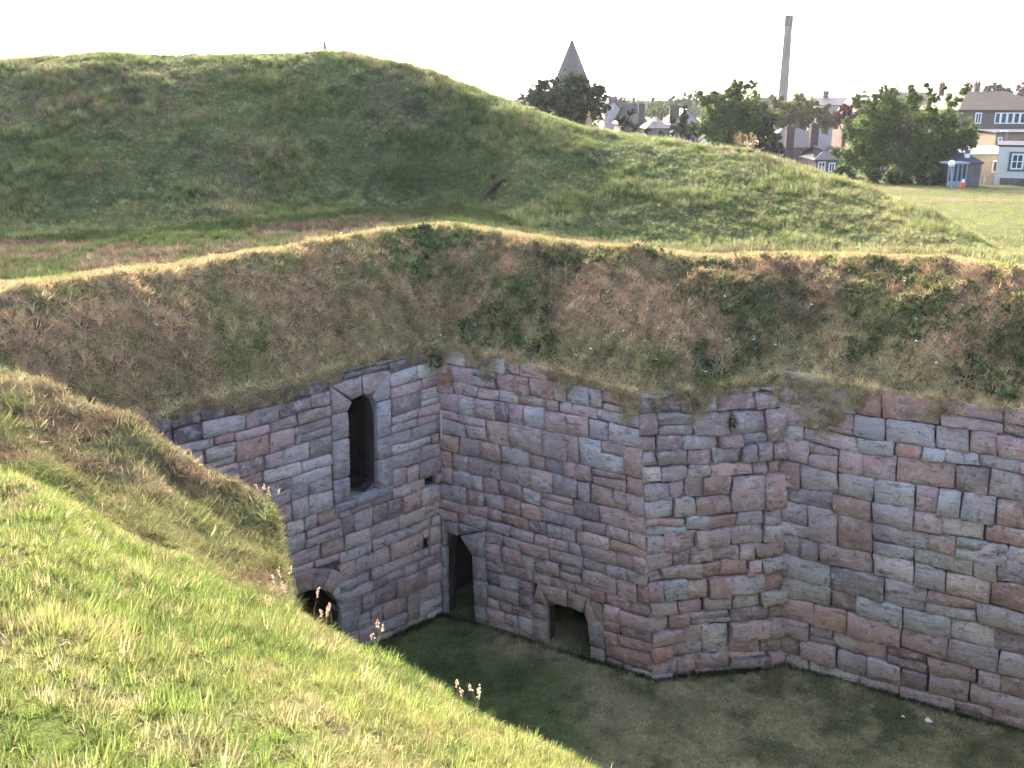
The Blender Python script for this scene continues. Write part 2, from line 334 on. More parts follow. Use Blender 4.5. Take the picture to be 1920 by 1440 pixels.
for key, W in WALLS.items():
    root = empty('stone_wall', W.pt(W.L / 2, 0), LBL[key], 'stone wall', 'walls of the sunken stone pit')
    W.root = root; ops = []
    for o in OPEN[key]:
        pl = cut(o['px'], W)
        if o['name'] == 'door': pl[0] = (pl[0][0], -.12); pl[-1] = (pl[-1][0], -.12)
        if o['name'] == 'low': pl[0] = (pl[0][0], -.12); pl[-1] = (pl[-1][0], -.12)
        if o['name'] == 'arch': pl[0] = (pl[0][0], -.12); pl[-1] = (pl[-1][0], -.12)
        u = [p[0] for p in pl]; h = [p[1] for p in pl]; o = dict(o, pl=pl, u0=min(u), u1=max(u), h0=min(h), h1=max(h)); ops.append(o)
    W.ops = ops
    # stones in courses
    accs = [(W.inv(a, b), c) for a, b, c in ACC[key]]
    hmax = max(W.th) + .1; HB = [-.14]
    while HB[-1] < hmax: HB.append(HB[-1] + random.choice([.19, .23, .26, .29, .32, .35]) * (1.10 if key == 'right' else .97))
    ENDA = -.045 if key in ('right', 'mid') else 0.0; ENDB = W.L + (.045 if key in ('left', 'turn') else 0.0); taken = []
    for ci in range(len(HB) - 1):
        h0, h1 = HB[ci], HB[ci + 1]; segs = [(ENDA, ENDB, h0, h1)]; big = taken; taken = []
        for (g0, g1) in big:
            ns = []
            for (s0, s1, c0, c1) in segs:
                if s1 <= g0 or s0 >= g1: ns.append((s0, s1, c0, c1)); continue
                if g0 - s0 > .02: ns.append((s0, g0, c0, c1))
                if s1 - g1 > .02: ns.append((g1, s1, c0, c1))
            segs = ns
        for o in ops:
            a0, a1 = o['u0'] - o['s'], o['u1'] + o['s']; b0, b1 = o['h0'] - (.0 if o['name'] != 'window' else .05), o['h1'] + o['st']
            ns = []
            for (s0, s1, c0, c1) in segs:
                if s1 <= a0 or s0 >= a1 or c1 <= b0 + .03 or c0 >= b1 - .03: ns.append((s0, s1, c0, c1)); continue
                if s0 < a0: ns.append((s0, a0, c0, c1))
                if s1 > a1: ns.append((a1, s1, c0, c1))
                m0, m1 = max(s0, a0), min(s1, a1)
                if c1 > b1 + .05: ns.append((m0, m1, b1, c1))
                if c0 < b0 - .05: ns.append((m0, m1, c0, b0))
            segs = ns
        for (s0, s1, c0, c1) in segs:
            cuts = [s0]; 
            while s1 - cuts[-1] > .01:
                wd = random.choice([.26, .32, .38, .44, .50, .58, .68]) * (1.12 if key == 'right' else .92)
                if s1 - cuts[-1] - wd < .2: wd = s1 - cuts[-1] if s1 - cuts[-1] < 1.0 else (s1 - cuts[-1]) / 2
                cuts.append(cuts[-1] + wd)
            for a, b in zip(cuts[:-1], cuts[1:]):
                um = (a + b) / 2; tp = W.top(um) + .04
                if c0 > tp - .05: continue
                full = (c0 == h0 and c1 == h1)
                def wv(u, hh):
                    k = 1.0 if full or hh in (h0, h1) else 0.0
                    for o in ops: k *= float(np.clip((max(o['u0'] - o['s'] - u, u - o['u1'] - o['s'], 0) + max(0, hh - o['h1'] - o['st']) + .02) / .4, .05, 1))
                    return min(hh + k * (float(vnoise(u * 1.1, hh * 7.3, W.seed)) - .5) * .10, tp + .04)
                if c1 > tp: c1 = max(tp, c0 + .07)
                if full and ci < len(HB) - 3 and h1 < tp - .5 and b - a < .75 and h1 - h0 < .27 and random.random() < .045 and not any(a < o['u1'] + o['s'] + .05 and b > o['u0'] - o['s'] - .05 for o in ops):
                    taken.append((a, b)); c1 = HB[ci + 2]
                if rag_hole(key, c0, um): continue
                col = pick(key); mid = ((a + b) / 2, (c0 + c1) / 2)
                for (au, ah), ac in accs:
                    if a - .02 <= au <= b + .02 and c0 - .02 <= ah <= c1 + .02: col = tuple(min(q_ * 1.1 * .8 + .2 * m_, .75) for q_, m_ in zip(ac, (.46, .375, .355)))
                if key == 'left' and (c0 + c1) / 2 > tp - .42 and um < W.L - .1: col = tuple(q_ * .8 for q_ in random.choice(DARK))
                rag = key == 'turn' and c0 > 3.2
                if rag: col = tuple(.55 * x + .45 * y for x, y in zip(col, DARK[0]))
                if random.random() < (.45 if rag else .12 if key != 'left' else .2) and c1 - c0 > .25 and b - a > .35:
                    k = random.uniform(.4, .6); hm = c0 + (c1 - c0) * k
                    make_stone(W, root, [(a, wv(a, c0)), (b, wv(b, c0)), (b, wv(b, hm)), (a, wv(a, hm))], col)
                    c2 = pick(key) if random.random() < .5 else tuple(x * .92 for x in col)
                    make_stone(W, root, [(a, wv(a, hm)), (b, wv(b, hm)), (b, wv(b, c1)), (a, wv(a, c1))], c2)
                else:
                    make_stone(W, root, [(a, wv(a, c0)), (b, wv(b, c0)), (b, wv(b, c1)), (a, wv(a, c1))], col, proud=(float(np.clip(rng.normal(-.01, .04), -.04, .08)) if rag else None))
    # dressed surrounds
    for o in ops:
        if o['name'] == 'hole': continue
        u0, u1, b0, b1, s, st = o['u0'], o['u1'], o['h0'], o['h1'], o['s'], o['st']
        if o['name'] in ('window', 'door', 'low'):
            base = {'window': [(.42, .38, .38), (.38, .34, .35), (.40, .33, .32)], 'door': [(.34, .31, .33), (.32, .28, .29), (.36, .30, .29)], 'low': [(.42, .30, .24), (.36, .30, .28), (.40, .31, .27)]}[o['name']]
            spring = {'window': b1 - .19, 'door': b1 - .26, 'low': b1 - .10}[o['name']]
            for sg in (0, 1):
                hh = b0
                while hh < spring - .05:
                    k = random.uniform(.32, .62)
                    if spring - hh - k < .2: k = spring - hh
                    A, B_ = (u0 - s, u0 + .0) if sg == 0 else (u1, u1 + s)
                    if A < 0: A = .01
                    make_stone(W, root, [(A, hh), (B_, hh), (B_, hh + k), (A, hh + k)], random.choice(base), proud=.012, amp=.012, depth=.26)
                    hh += k
            um = (u0 + u1) / 2; A0 = max(u0 - s, .01); A1 = u1 + s; ht = b1 + st
            if o['name'] == 'window':
                c = (.40, .27, .24); um = o['pl'][3][0]
                pl_ = (u0 + .16 * (u1 - u0), b1 - .055); pr_ = (u1 - .16 * (u1 - u0), b1 - .055); um = (u0 + u1) / 2
                make_stone(W, root, [(A0, spring), (u0, spring), pl_, (A0, ht - .05)], c, proud=.008, amp=.012, depth=.26)
                make_stone(W, root, [pl_, (um, b1), (um + .02, ht), (A0, ht - .05)], (.42, .31, .28), proud=.012, amp=.012, depth=.26)
                make_stone(W, root, [(um, b1), pr_, (A1, ht - .03), (um + .02, ht)], c, proud=.010, amp=.012, depth=.26)
                make_stone(W, root, [(u1, spring), (A1, spring), (A1, ht - .03), pr_], (.44, .36, .34), proud=.006, amp=.012, depth=.26)
                make_stone(W, root, [(A0, b0 - .16), (A1, b0 - .16), (A1, b0), (A0, b0)], (.35, .31, .33), proud=.03, amp=.015)
            elif o['name'] == 'door':
                c = (.34, .27, .27); ul = o['pl'][3][0]
                make_stone(W, root, [(A0, spring), (u0, spring), (u0, ht), (A0, ht)], c, proud=.01, amp=.01, depth=.26)
                make_stone(W, root, [(u0, b1), (ul, b1), (ul, ht), (u0, ht)], c, proud=.012, amp=.01, depth=.26)
                make_stone(W, root, [(u1, spring), (A1, spring), (A1, ht), (ul, b1)], (.37, .30, .29), proud=.01, amp=.01, depth=.26)
                make_stone(W, root, [(ul, b1), (A1 - .01, ht - .01), (A1 - .12, ht), (ul, ht)], c, proud=.0, amp=.01)
            else:
                c = (.50, .31, .24); k = .09
                make_stone(W, root, [(A0, spring), (u0, spring), (u0 + .02, b1), (A0 + .1, ht)], c, proud=.012, amp=.012, depth=.26)
                make_stone(W, root, [(u0 + .02, b1 - .0), (um, b1), (um, ht + .02), (A0 + .1, ht)], c, proud=.015, amp=.012, depth=.26)
                make_stone(W, root, [(um, b1), (u1 - k, b1 - .02), (u1, ht), (um, ht + .02)], (.45, .27, .20), proud=.012, amp=.012, depth=.26)
                make_stone(W, root, [(u1, spring - .12), (A1, spring - .12), (u1, ht), (u1 - k, b1 - .02)], c, proud=.014, amp=.012, depth=.26)
                make_stone(W, root, [(A1, spring - .12), (A1, ht - .06), (A1 - .1, ht - .02), (u1, ht)], (.42, .28, .22), proud=.0, amp=.012)
        if o['name'] == 'arch':
            # ring of voussoirs
            uc = (u0 + u1) / 2; rr = (u1 - u0) / 2; hc = b1 - rr; nvs = 9
            for i in range(nvs):
                t0, t1 = math.pi * i / nvs, math.pi * (i + 1) / nvs
                q = [(uc + rr * math.cos(t0), hc + rr * math.sin(t0)), (uc + (rr + .34) * math.cos(t0), hc + (rr + .34) * math.sin(t0)), (uc + (rr + .34) * math.cos(t1), hc + (rr + .34) * math.sin(t1)), (uc + rr * math.cos(t1), hc + rr * math.sin(t1))]
                make_stone(W, root, q, pick(key), proud=.012, amp=.02, depth=.26)
            o['pl'] = [(u0, -.12)] + [(uc - rr * math.cos(math.pi * i / 10), hc + rr * math.sin(math.pi * i / 10)) for i in range(11)] + [(u1, -.12)]
            make_stone(W, root, [(u1, -.1), (u1 + .34, -.1), (u1 + .34, hc * .5), (u1, hc * .5)], PINK[1], proud=.03, depth=.26)
            make_stone(W, root, [(u1, hc * .5), (u1 + .34, hc * .5), (u1 + .34, hc), (u1, hc)], GREY[3], proud=.03, depth=.26)
    if key == 'left':
        # stones hidden behind the near bank (and the smallest beyond 290) are joined into one part
        st_all = [o for o in COL.objects if o.parent == root and o.name.startswith('stone')]
        sil = [(0, 684), (162, 757), (325, 847), (466, 925), (530, 985), (534, 1150), (700, 1245), (900, 1345)]
        def scr(o):
            q = np.array(root.location) + np.array(o.location) - np.array([0, 0, EYE]); dep = q[1] * cp - q[2] * sp; return 960 + F * q[0] / dep, 720 - F * (q[1] * sp + q[2] * cp) / dep
        hid = []; vis = []
        for o in st_all:
            a_, b_ = scr(o); (hid if (a_ < 60 or b_ > np.interp(a_, [p_[0] for p_ in sil], [p_[1] for p_ in sil]) + 25) else vis).append(o)
        vis.sort(key=lambda o: -o.dimensions.x * o.dimensions.z); hid += vis[290:]; V_ = []; F_ = []
        for o in hid:
            base_ = len(V_); ofs = np.array(root.location) + np.array(o.location); V_ += [tuple(np.array(v_.co) + ofs) for v_ in o.data.vertices]; F_ += [[i_ + base_ for i_ in p_.vertices] for p_ in o.data.polygons]
        for o in hid: bpy.data.objects.remove(o)
        if V_: jo = meshobj('stonework', V_, F_, STONE, root, False, root.location); jo.color = (.46, .37, .36, 1); jo['kind'] = 'stuff'
    # rubble core behind the face stones with the openings cut through, and the passages
    uu = np.arange(0, W.L + .4, .4); uu = np.append(uu[uu < W.L - .1], W.L)
    outer = [(u, -.3) for u in uu] + [(u, float(W.top(u)) + .06) for u in uu[::-1]]
    vs2 = [Vector(p) for p in outer]; fs = [list(range(len(outer)))]; polys = [list(range(len(outer)))]
    for o in ops:
        st_ = len(vs2); e = .012
        pl = o['pl']; vs2 += [Vector((p[0], max(p[1], -.25))) for p in pl]; polys.append(list(range(st_, len(vs2))))
    gx = np.arange(.2, W.L, .35); gy = np.arange(.1, 4.2, .4)
    r = delaunay_2d_cdt(vs2 + [Vector((a, b)) for a in gx for b in gy if b < W.top(a) - .1], [], polys, 1, 1e-5)
    V2, FF = r[0], r[2]; keep = []
    def inside(pt, pl):
        c = False; n_ = len(pl)
        for i in range(n_):
            x1, y1 = pl[i]; x2, y2 = pl[(i + 1) % n_]
            if (y1 > pt[1]) != (y2 > pt[1]) and pt[0] < (x2 - x1) * (pt[1] - y1) / (y2 - y1) + x1: c = not c
        return c
    for f in FF:
        c = sum((V2[i] for i in f), Vector((0, 0))) / len(f)
        if any(inside(c_, [(a, max(b, -.25)) for a, b in o['pl']]) for o in ops for c_ in [c] + [c * .4 + V2[i] * .6 for i in f]): continue
        keep.append(f)
    v3 = W.pt([p[0] for p in V2], [p[1] for p in V2], [-.085] * len(V2))
    core = meshobj('mortar_core', v3, [list(f) for f in keep], MORTAR, root, False, W.pt(W.L / 2, 2, 0))
    for o in ops:
        pl = [(a, max(b, -.25)) for a, b in o['pl']]; dp = .35 if o['name'] == 'hole' else 2.4; n_ = len(pl); v = []; f = []
        um_ = sum(p[0] for p in pl) / n_; hm_ = sum(p[1] for p in pl) / n_; wd = 1.0 if o['name'] == 'hole' else 2.2  # passages flare behind the face to keep their inside dark
        for n0, g_ in ((-.07, 1), (-.26 if wd > 1 else -.1, 1), (-.30 if wd > 1 else -.2, wd), (-dp, wd)):
            v += list(W.pt([um_ + (p[0] - um_) * g_ for p in pl], [hm_ + (p[1] - hm_) * (1 + (g_ - 1) * .2) for p in pl], [n0] * n_))
        for k in range(3):
            for i in range(n_): i2 = (i + 1) % n_; f.append((k * n_ + i, k * n_ + i2, (k + 1) * n_ + i2, (k + 1) * n_ + i))
        f.append([3 * n_ + i for i in range(n_)])
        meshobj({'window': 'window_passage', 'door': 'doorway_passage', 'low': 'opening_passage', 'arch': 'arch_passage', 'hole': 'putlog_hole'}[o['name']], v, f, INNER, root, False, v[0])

# ------------------------------------------------------------------ terrain, built as rings round the viewpoint
def station(rows):
    a = [(math.degrees(math.atan2(p[0], p[1])), math.hypot(p[0], p[1]), p[2]) for p in rows]; a.sort(); a = np.array(a)
    return a
def curve(a, az): return pchip(a[:, 0], a[:, 1], az), pchip(a[:, 0], a[:, 2], az)
# wall-top line
wt = []
for k in ('left', 'mid', 'turn', 'right'):
    W = WALLS[k]
    for u in np.linspace(0.02, W.L - .02, 14): wt.append(W.pt(u, float(W.top(u)), -.05))
WT = station(wt)
RIM = station([P(*q) for q in [(-900, 640, 9.0), (-400, 585, 10.2), (0, 541, 11.7), (200, 519, 12.6), (400, 491, 13.7), (600, 458, 15.2), (740, 431, 16.2), (830, 424, 16.6), (900, 434, 16.3), (1000, 449, 15.9), (1150, 467, 15.6), (1300, 481, 15.3), (1450, 482, 15.3), (1600, 480, 15.2), (1760, 490, 14.4), (1920, 507, 13.6), (2300, 545, 12.0), (3000, 640, 10)]])
GEN = station([P(*q) for q in [(-900, 520, 14), (-400, 470, 16), (0, 452, 17), (400, 420, 18.2), (850, 389, 20.8), (1000, 425, 18.3), (1200, 455, 17.0), (1500, 462, 16.4), (1800, 480, 15.4), (1920, 490, 15.2), (2300, 520, 14), (3000, 600, 12)]])
CRE = station([P(*q) for q in [(-900, 135, 22), (-400, 130, 24), (0, 114, 26), (100, 110, 26), (190, 98, 26.5), (330, 104, 27), (430, 101, 27), (600, 98, 27), (700, 109, 26.5), (820, 141, 26), (900, 168, 25.6), (950, 186, 25.4), (1050, 226, 25), (1130, 246, 25), (1250, 266, 24.6), (1400, 287, 24), (1500, 316, 23.5), (1600, 347, 22.5), (1700, 384, 21), (1800, 432, 18.8), (1880, 484, 16.6), (1920, 485, 17), (2300, 500, 17), (3000, 560, 16)]])
azB = np.concatenate([np.arange(-68, -36, 1.0), np.arange(-36, 36.01, .17), np.arange(37, 69, 1.0)])
def rear_profile(az):
    r0, z0 = curve(WT, az); r1, z1 = curve(RIM, az); rg_, zg = curve(GEN, az); rc, zc = curve(CRE, az)
    j = (fbm(az * .9, 0, 5, 3) - .5)
    rows = [(r0 - .02, z0 - .12 + j * .22), (r0 + .02, z0 + .02 + j * .1), (r0 + .14, z0 + .15)]
    d = r1 - r0; e = z1 - z0
    rows += [(r0 + .30 * d, z0 + .42 * e), (r0 + .62 * d, z0 + .77 * e), (r1 - .16 * d, z1 - .10 * e), (r1, z1), (r1 + .7, z1 - .03)]
    zg = zg - .22 * float(sm(-1, 5, az)); rf = r1 + .7 + max(.4, (rg_ - r1 - .7) * .5); rows.append((rf, zg * .5 + (z1 - .12) * .5))
    rows.append((max(rg_, rf + .5), zg))
    if zc > zg + .25:
        rm = rg_ + (rc - rg_) * .5; rows.append((rm, zg + (zc - zg) * .54))
        rm = rg_ + (rc - rg_) * .85; rows.append((rm, zg + (zc - zg) * .93))
    rows.append((max(rc, rows[-1][0] + .6), zc))
    rc = rows[-1][0]; back = min(zc - .3, 5.6)
    rows.append((rc + 2.0, zc - .25 - .02 * (zc - 6)))
    rows.append((rc + 8.0, min(zc - .9, 5.35)))
    rows += [(34.0 if rc + 8 < 33 else rc + 11, 4.62), (46, 3.95), (66, 3.18), (72, 2.9), (84, 2.3), (100, -.5), (160, -1), (300, 0), (700, 3), (2200, 9)]
    return rows
SEGN = None
ring_pos = []
segid = []
def build_cols(azs, prof, segcount):
    gridP = []; sid = None
    for az in azs:
        rows = prof(az); rr = np.array([q[0] for q in rows]); zz = np.array([q[1] for q in rows])
        # fixed number of rows: parameterise by index of physical segment
        key = len(rr); qs = []; sg = []
        br, names = segcount(rows)
        for (ra, rb, n_, s_) in br:
            t = np.linspace(0, 1, n_, endpoint=False); qs.append(ra + (rb - ra) * t); sg += [s_] * n_
        qs.append([br[-1][1]]); sg.append(br[-1][3]); q = np.concatenate(qs); z = pchip(rr, zz, q)
        a = R(az); gridP.append(np.stack([np.sin(a) * q, np.cos(a) * q, z], 1)); sid = np.array(sg)
    return np.array(gridP), sid
def seg_rear(rows):
    r = [q[0] for q in rows]; n = len(r); tail = 11  # rows after the crest
    ic = n - 1 - 11 - 0; ic = n - 12
    # indices: 0..2 lip, 3..6 bank to rim, 7, 8 flat, 9 general, ... ic crest
    br = [(r[0], r[1], 2, 0), (r[1], r[2], 4, 0), (r[2], r[5], 34, 1), (r[5], r[6], 12, 1), (r[6], r[7], 8, 2), (r[7], r[9], 22, 3), (r[9], r[ic], 70, 4), (r[ic], r[ic + 1], 10, 4), (r[ic + 1], r[ic + 2], 10, 5), (r[ic + 2], r[ic + 5], 46, 5), (r[ic + 5], r[ic + 7], 10, 6), (r[ic + 7], r[ic + 9], 10, 6), (r[ic + 9], r[-1], 10, 6)]
    return br, None
GB, sidB = build_cols(azB, rear_profile, seg_rear)
def noise_rear(G, sid):
    x, y = G[..., 0], G[..., 1]; s = sid[None, :] * np.ones(x.shape)
    amp_s = np.select([s == 0, s == 1, s == 2, s == 3, s == 4, s == 5], [.10, .42, .05, .24, .26, .16], .3)
    fade = np.ones(G.shape[1]); 
    kern = np.ones(9) / 9; amp_s = np.apply_along_axis(lambda m: np.convolve(np.pad(m, 4, 'edge'), kern, 'valid'), 1, amp_s)
    g = (fbm(x * .9, y * .9, 3, 3) - .5) * .75 + (fbm(x * 3.2, y * 3.2, 9, 3) - .5) * .45 + (fbm(x * 9, y * 9, 19, 2) - .5) * .2
    dip = -.25 * np.exp(-((x - 5.9) ** 2 + (y - 13.6) ** 2 * 3) / .9)      # slumped hollow in the bank
    G[..., 2] += g * amp_s
    return G
GB = noise_rear(GB, sidB)

NEAR_S = station([P(*q) for q in [(-900, 760, 6.6), (-400, 820, 7.0), (0, 893, 7.1), (81, 917, 7.1), (179, 985, 6.9), (255, 1028, 6.7), (347, 1066, 6.5), (433, 1108, 6.3), (509, 1131, 6.15), (596, 1181, 5.7), (700, 1240, 5.15), (900, 1342, 4.2), (1090, 1440, 3.5), (1400, 1640, 2.7), (1920, 2000, 2.0), (2600, 2300, 1.5)]])
NEAR_T = station([P(*q) for q in [(-900, 520, 9), (-400, 600, 9.4), (0, 686, 9.5), (81, 711, 9.35), (162, 757, 9.1), (233, 781, 8.95), (325, 848, 8.7), (390, 885, 8.5), (466, 925, 8.3), (504, 948, 8.15), (530, 985, 7.95)]]
                 + [P(552, 1180, 7.8), P(620, 1260, 7.4), P(720, 1340, 6.8), P(900, 1440, 5.8), P(1090, 1560, 5.0), P(1400, 1760, 4.2), P(1920, 2100, 3.2), P(2600, 2400, 2.4)])
def near_profile(az):
    if abs(az) > 66:
        return [(0.001, 6.88), (1, 6.86), (2.5, 6.7), (5, 6.5), (7, 6.4), (9, 6.3), (11, 6.25), (13, 6.2), (40, 6.0), (2200, 6.0)]
    rs, zs = curve(NEAR_S, az); rt, zt = curve(NEAR_T, az); rt = max(rt, rs + .9)
    bank = float(sm(-14.3, -15.3, az)) if False else (1.0 if az < -15 else 0.0)
    b = float(np.clip((-14.4 - az) / .9, 0, 1))
    zh = 6.88 + (zs - 6.88) * .34
    rows = [(0.001, 6.88), (min(1.0, rs * .25), 6.86), (rs * .55, zh), (rs - .25, zs + .13), (rs, zs)]
    # face of the bank behind the hollow (left) or the slope falling on to the floor (right)
    bank_rows = [(rs + (rt - rs) * .35, zs + (zt - zs) * .20 - .12), (rs + (rt - rs) * .72, zt - .16 + (zs - zt) * .05), (rt, zt), (rt + .28, zt - .30), (rt + .50, -.15), (rt + .9, -.2)]
    slope_rows = [(rs + .5, zs - .45), (rs + 1.2, zs - 1.25), (rs + 1.9, zs - 2.2), (rs + 2.5, zs - 3.3), (rs + 3.4, -.1), (rs + 4.2, -.2)]
    rows += [(b * p[0] + (1 - b) * q[0], b * p[1] + (1 - b) * q[1]) for p, q in zip(bank_rows, slope_rows)]
    out = [rows[0]]
    for q in rows[1:]: out.append((max(q[0], out[-1][0] + .03), q[1]))
    return out
def seg_near(rows):
    r = [q[0] for q in rows]
    if len(r) == 10: return [(r[0], r[2], 24, 0), (r[2], r[4], 40, 0), (r[4], r[7], 36, 1), (r[7], r[8], 18, 1), (r[8], r[9], 6, 1)], None
    return [(r[0], r[2], 24, 0), (r[2], r[4], 40, 0), (r[4], r[7], 36, 1), (r[7], r[8], 6, 2), (r[8], r[9], 12, 3), (r[9], r[10], 6, 3)], None
azA = np.concatenate([np.arange(-180, -66, 6.0), np.arange(-65.9, -38, 1.0), np.arange(-38, 40.01, .22), np.arange(41, 66, 1.0), np.arange(66.1, 180.1, 6.0), [180]])
GA, sidA = build_cols(azA, near_profile, seg_near)
x, y = GA[..., 0], GA[..., 1]; rr = np.hypot(x, y)
bankf = sm(4, 7, rr) * sm(-13.5, -15.5, np.degrees(np.arctan2(x, y)))
GA[..., 2] += ((fbm(x * 1.3, y * 1.3, 31, 3) - .5) * .10 + (fbm(x * 5, y * 5, 33, 2) - .5) * .035) * (1 + bankf * .9)
GA[..., 2] += (fbm((x + y) * 1.7, (x - y) * .5, 35, 3) - .5) * .26 * bankf

# colour of the turf by species and dryness (base colours, linear)
G1 = np.array([.095, .135, .038]); G2 = np.array([.175, .222, .055]); GY = np.array([.285, .29, .095]); ST = np.array([.36, .29, .16]); BR = np.array([.20, .135, .085]); DG = np.array([.042, .070, .024]); SO = np.array([.085, .055, .045]); PK=np.array([.24,.165,.115])
def lerp(a, b, t): t = np.clip(t, 0, 1)[..., None]; return a * (1 - t) + b * t
def col_rear(x, y, s):
    n1 = fbm(x * .35, y * .5, 51, 4); n2 = fbm(x * 1.6, y * 2.0, 61, 4); n3 = fbm(x * 5, y * 5, 71, 3)
    az = np.degrees(np.arctan2(x, y)); r = np.hypot(x, y)
    mound = lerp(G1 * 1.05, np.array([.14, .185, .060]), sm(.35, .65, n2)); mound = lerp(mound, PK, sm(.50, .66, n1) * .3 * sm(.35, .6, n3)); mound = lerp(mound, DG, sm(.54, .68, n2 * .6 + n3 * .4) * .7)
    mound = lerp(mound, GY * .75, sm(8, 22, az) * .45 * sm(.4, .6, n3))
    mound = lerp(mound, ST * .7, sm(.56, .68, n1) * .7 * sm(21.5, 19, r) * sm(2, -4, az)) * np.array([1.42, 1.20, 1.62])
    for (a_, b_) in ((548, 401), (930, 388)):
        q_ = P(a_, b_, 18.5 if a_ < 700 else 21); t_ = sm(1.0, .45, np.hypot((x - q_[0]) / .38, (y - q_[1]) / .35) + (n3 - .5) * 1.8); mound = lerp(mound, np.array([.05, .03, .037]), t_)
    left = sm(-4, -9, az)
    rw = np.interp(az, WT[:, 0], WT[:, 1]); rr_ = np.interp(az, RIM[:, 0], RIM[:, 1]); t = (r - rw) / (rr_ - rw); n4 = fbm(x * 7, y * 7, 83, 3); n5 = fbm(x * 1.1, y * 1.1, 85, 3)
    bankc = lerp(PK * np.array([1.5, 1.42, 1.3]), BR * 1.2, sm(.38, .62, n2 * .6 + n4 * .4)); bankc = lerp(bankc, G1 * 1.15, sm(.47, .60, .45 * n5 + .25 * n2 + .35 * n4 + .0 - .05 * left) * .65)
    bankc = lerp(bankc, SO * 1.1, sm(.54, .64, n2 * .5 + n4 * .5 + .03 * sm(0, 14, az)) * .6 * (1 - left))
    bankc = lerp(bankc, ST * .9, left * sm(.54, .44, n4) * .45)
    bankc = lerp(bankc, ST * 1.0, sm(.38, .0, t + (n4 - .5) * .5) * .75 * (1 - left * .4)); bankc = lerp(bankc, ST * .9, sm(.8, 1.0, t) * .55)
    bankc = bankc * np.array([1.34, 1.30, 1.22]); bankc = lerp(bankc, DG * 2.3, np.exp(-((az + 3.5) / 5.0) ** 2) * sm(.42, .56, n4) * .55 * sm(.25, .4, t))
    rimc = lerp(GY * .85, ST * .9, sm(.35, .6, n2)); flat = lerp(G1 * .95, ST * .6, sm(.5, .65, n1) * .7); mead = lerp(np.array([.18, .20, .07]), ST * .75, sm(.45, .68, fbm(x * .12, y * .2, 91, 4)))
    far = np.ones(x.shape + (1,)) * np.array([.07, .09, .035])
    out = np.where((s <= 1)[..., None], bankc, 0); out = np.where((s == 2)[..., None], rimc, out); out = np.where((s == 3)[..., None], flat, out)
    out = np.where((s == 4)[..., None], mound, out); out = np.where((s == 5)[..., None], mead, out); out = np.where((s >= 6)[..., None], far, out)
    return out
def col_near(x, y, s):
    n1 = fbm(x * .8, y * .8, 151, 4); n2 = fbm(x * 3, y * 3, 161, 4); az = np.degrees(np.arctan2(x, y)); r = np.hypot(x, y)
    c = lerp(G2, GY * .95, sm(.46, .68, n1) * .8); c = lerp(c, ST * .9, sm(.56, .70, n2) * .55); c = lerp(c, G1, sm(.52, .38, n2) * .4)
    rs = np.interp(az, NEAR_S[:, 0], NEAR_S[:, 1]); b = sm(-13, -16, az) * sm(rs - .1, rs + .4, r)
    dry = lerp(ST * 1.0, BR * 1.1, sm(.42, .64, n2)); dry = lerp(dry, G2 * .85, sm(.5, .6, fbm(x * 1.4, y * 1.4, 171, 3)) * .6 * sm(-16, -28, az))
    dry = lerp(dry, G2, sm(.50, .62, n1) * .5)
    return lerp(c, dry, b * .9)
def grid_mesh(name, G, C, mat, label=None):
    nc, nr = G.shape[:2]; me = bpy.data.meshes.new(name); V = G.reshape(-1, 3); idx = np.arange(nc * nr).reshape(nc, nr)
    f = np.stack([idx[:-1, :-1], idx[:-1, 1:], idx[1:, 1:], idx[1:, :-1]], -1).reshape(-1, 4)
    me.from_pydata(V.tolist(), [], f.tolist()); me.polygons.foreach_set('use_smooth', [True] * len(me.polygons))
    at = me.color_attributes.new('turf', 'FLOAT_COLOR', 'POINT'); c4 = np.ones((len(V), 4)); c4[:, :3] = C.reshape(-1, 3); at.data.foreach_set('color', c4.ravel())
    me.materials.append(mat); me.update(); o = bpy.data.objects.new(name, me); COL.objects.link(o); tag(o, label, kind='structure'); return o
def dirup(G):
    return G
grid_mesh('ground', GB, col_rear(GB[..., 0], GB[..., 1], sidB[None, :] * np.ones(GB.shape[:2])) * .62, TURF, 'grassy mound, bank and meadow behind the pit')
grid_mesh('near_slope', GA, col_near(GA[..., 0], GA[..., 1], sidA) * .62, TURF, 'sunlit grass slope in the foreground')
# pit floor
fx = np.arange(-12, 17, .16); fy = np.arange(2, 18, .16); X, Y = np.meshgrid(fx, fy, indexing='ij')
def floor_z(X, Y): return (fbm(X * .6, Y * .6, 201, 3) - .5) * .10 + (fbm(X * 2.5, Y * 2.5, 203, 3) - .5) * .04
GF = np.stack([X, Y, floor_z(X, Y)], -1)
def col_floor(x, y):
    n1 = fbm(x * .55, y * .8, 211, 4); n2 = fbm(x * 3, y * 3, 213, 3)
    c = lerp(np.array([.20, .235, .095]), np.array([.42, .36, .20]), sm(.36, .62, n1 + .16 * sm(0, 5, x) - .12 * sm(2, -2, x)))
    return lerp(c, np.array([.06, .085, .03]), sm(.5, .65, n2) * .5)
grid_mesh('pit_floor', GF, col_floor(X, Y), TURF, 'shaded mown grass floor of the pit')

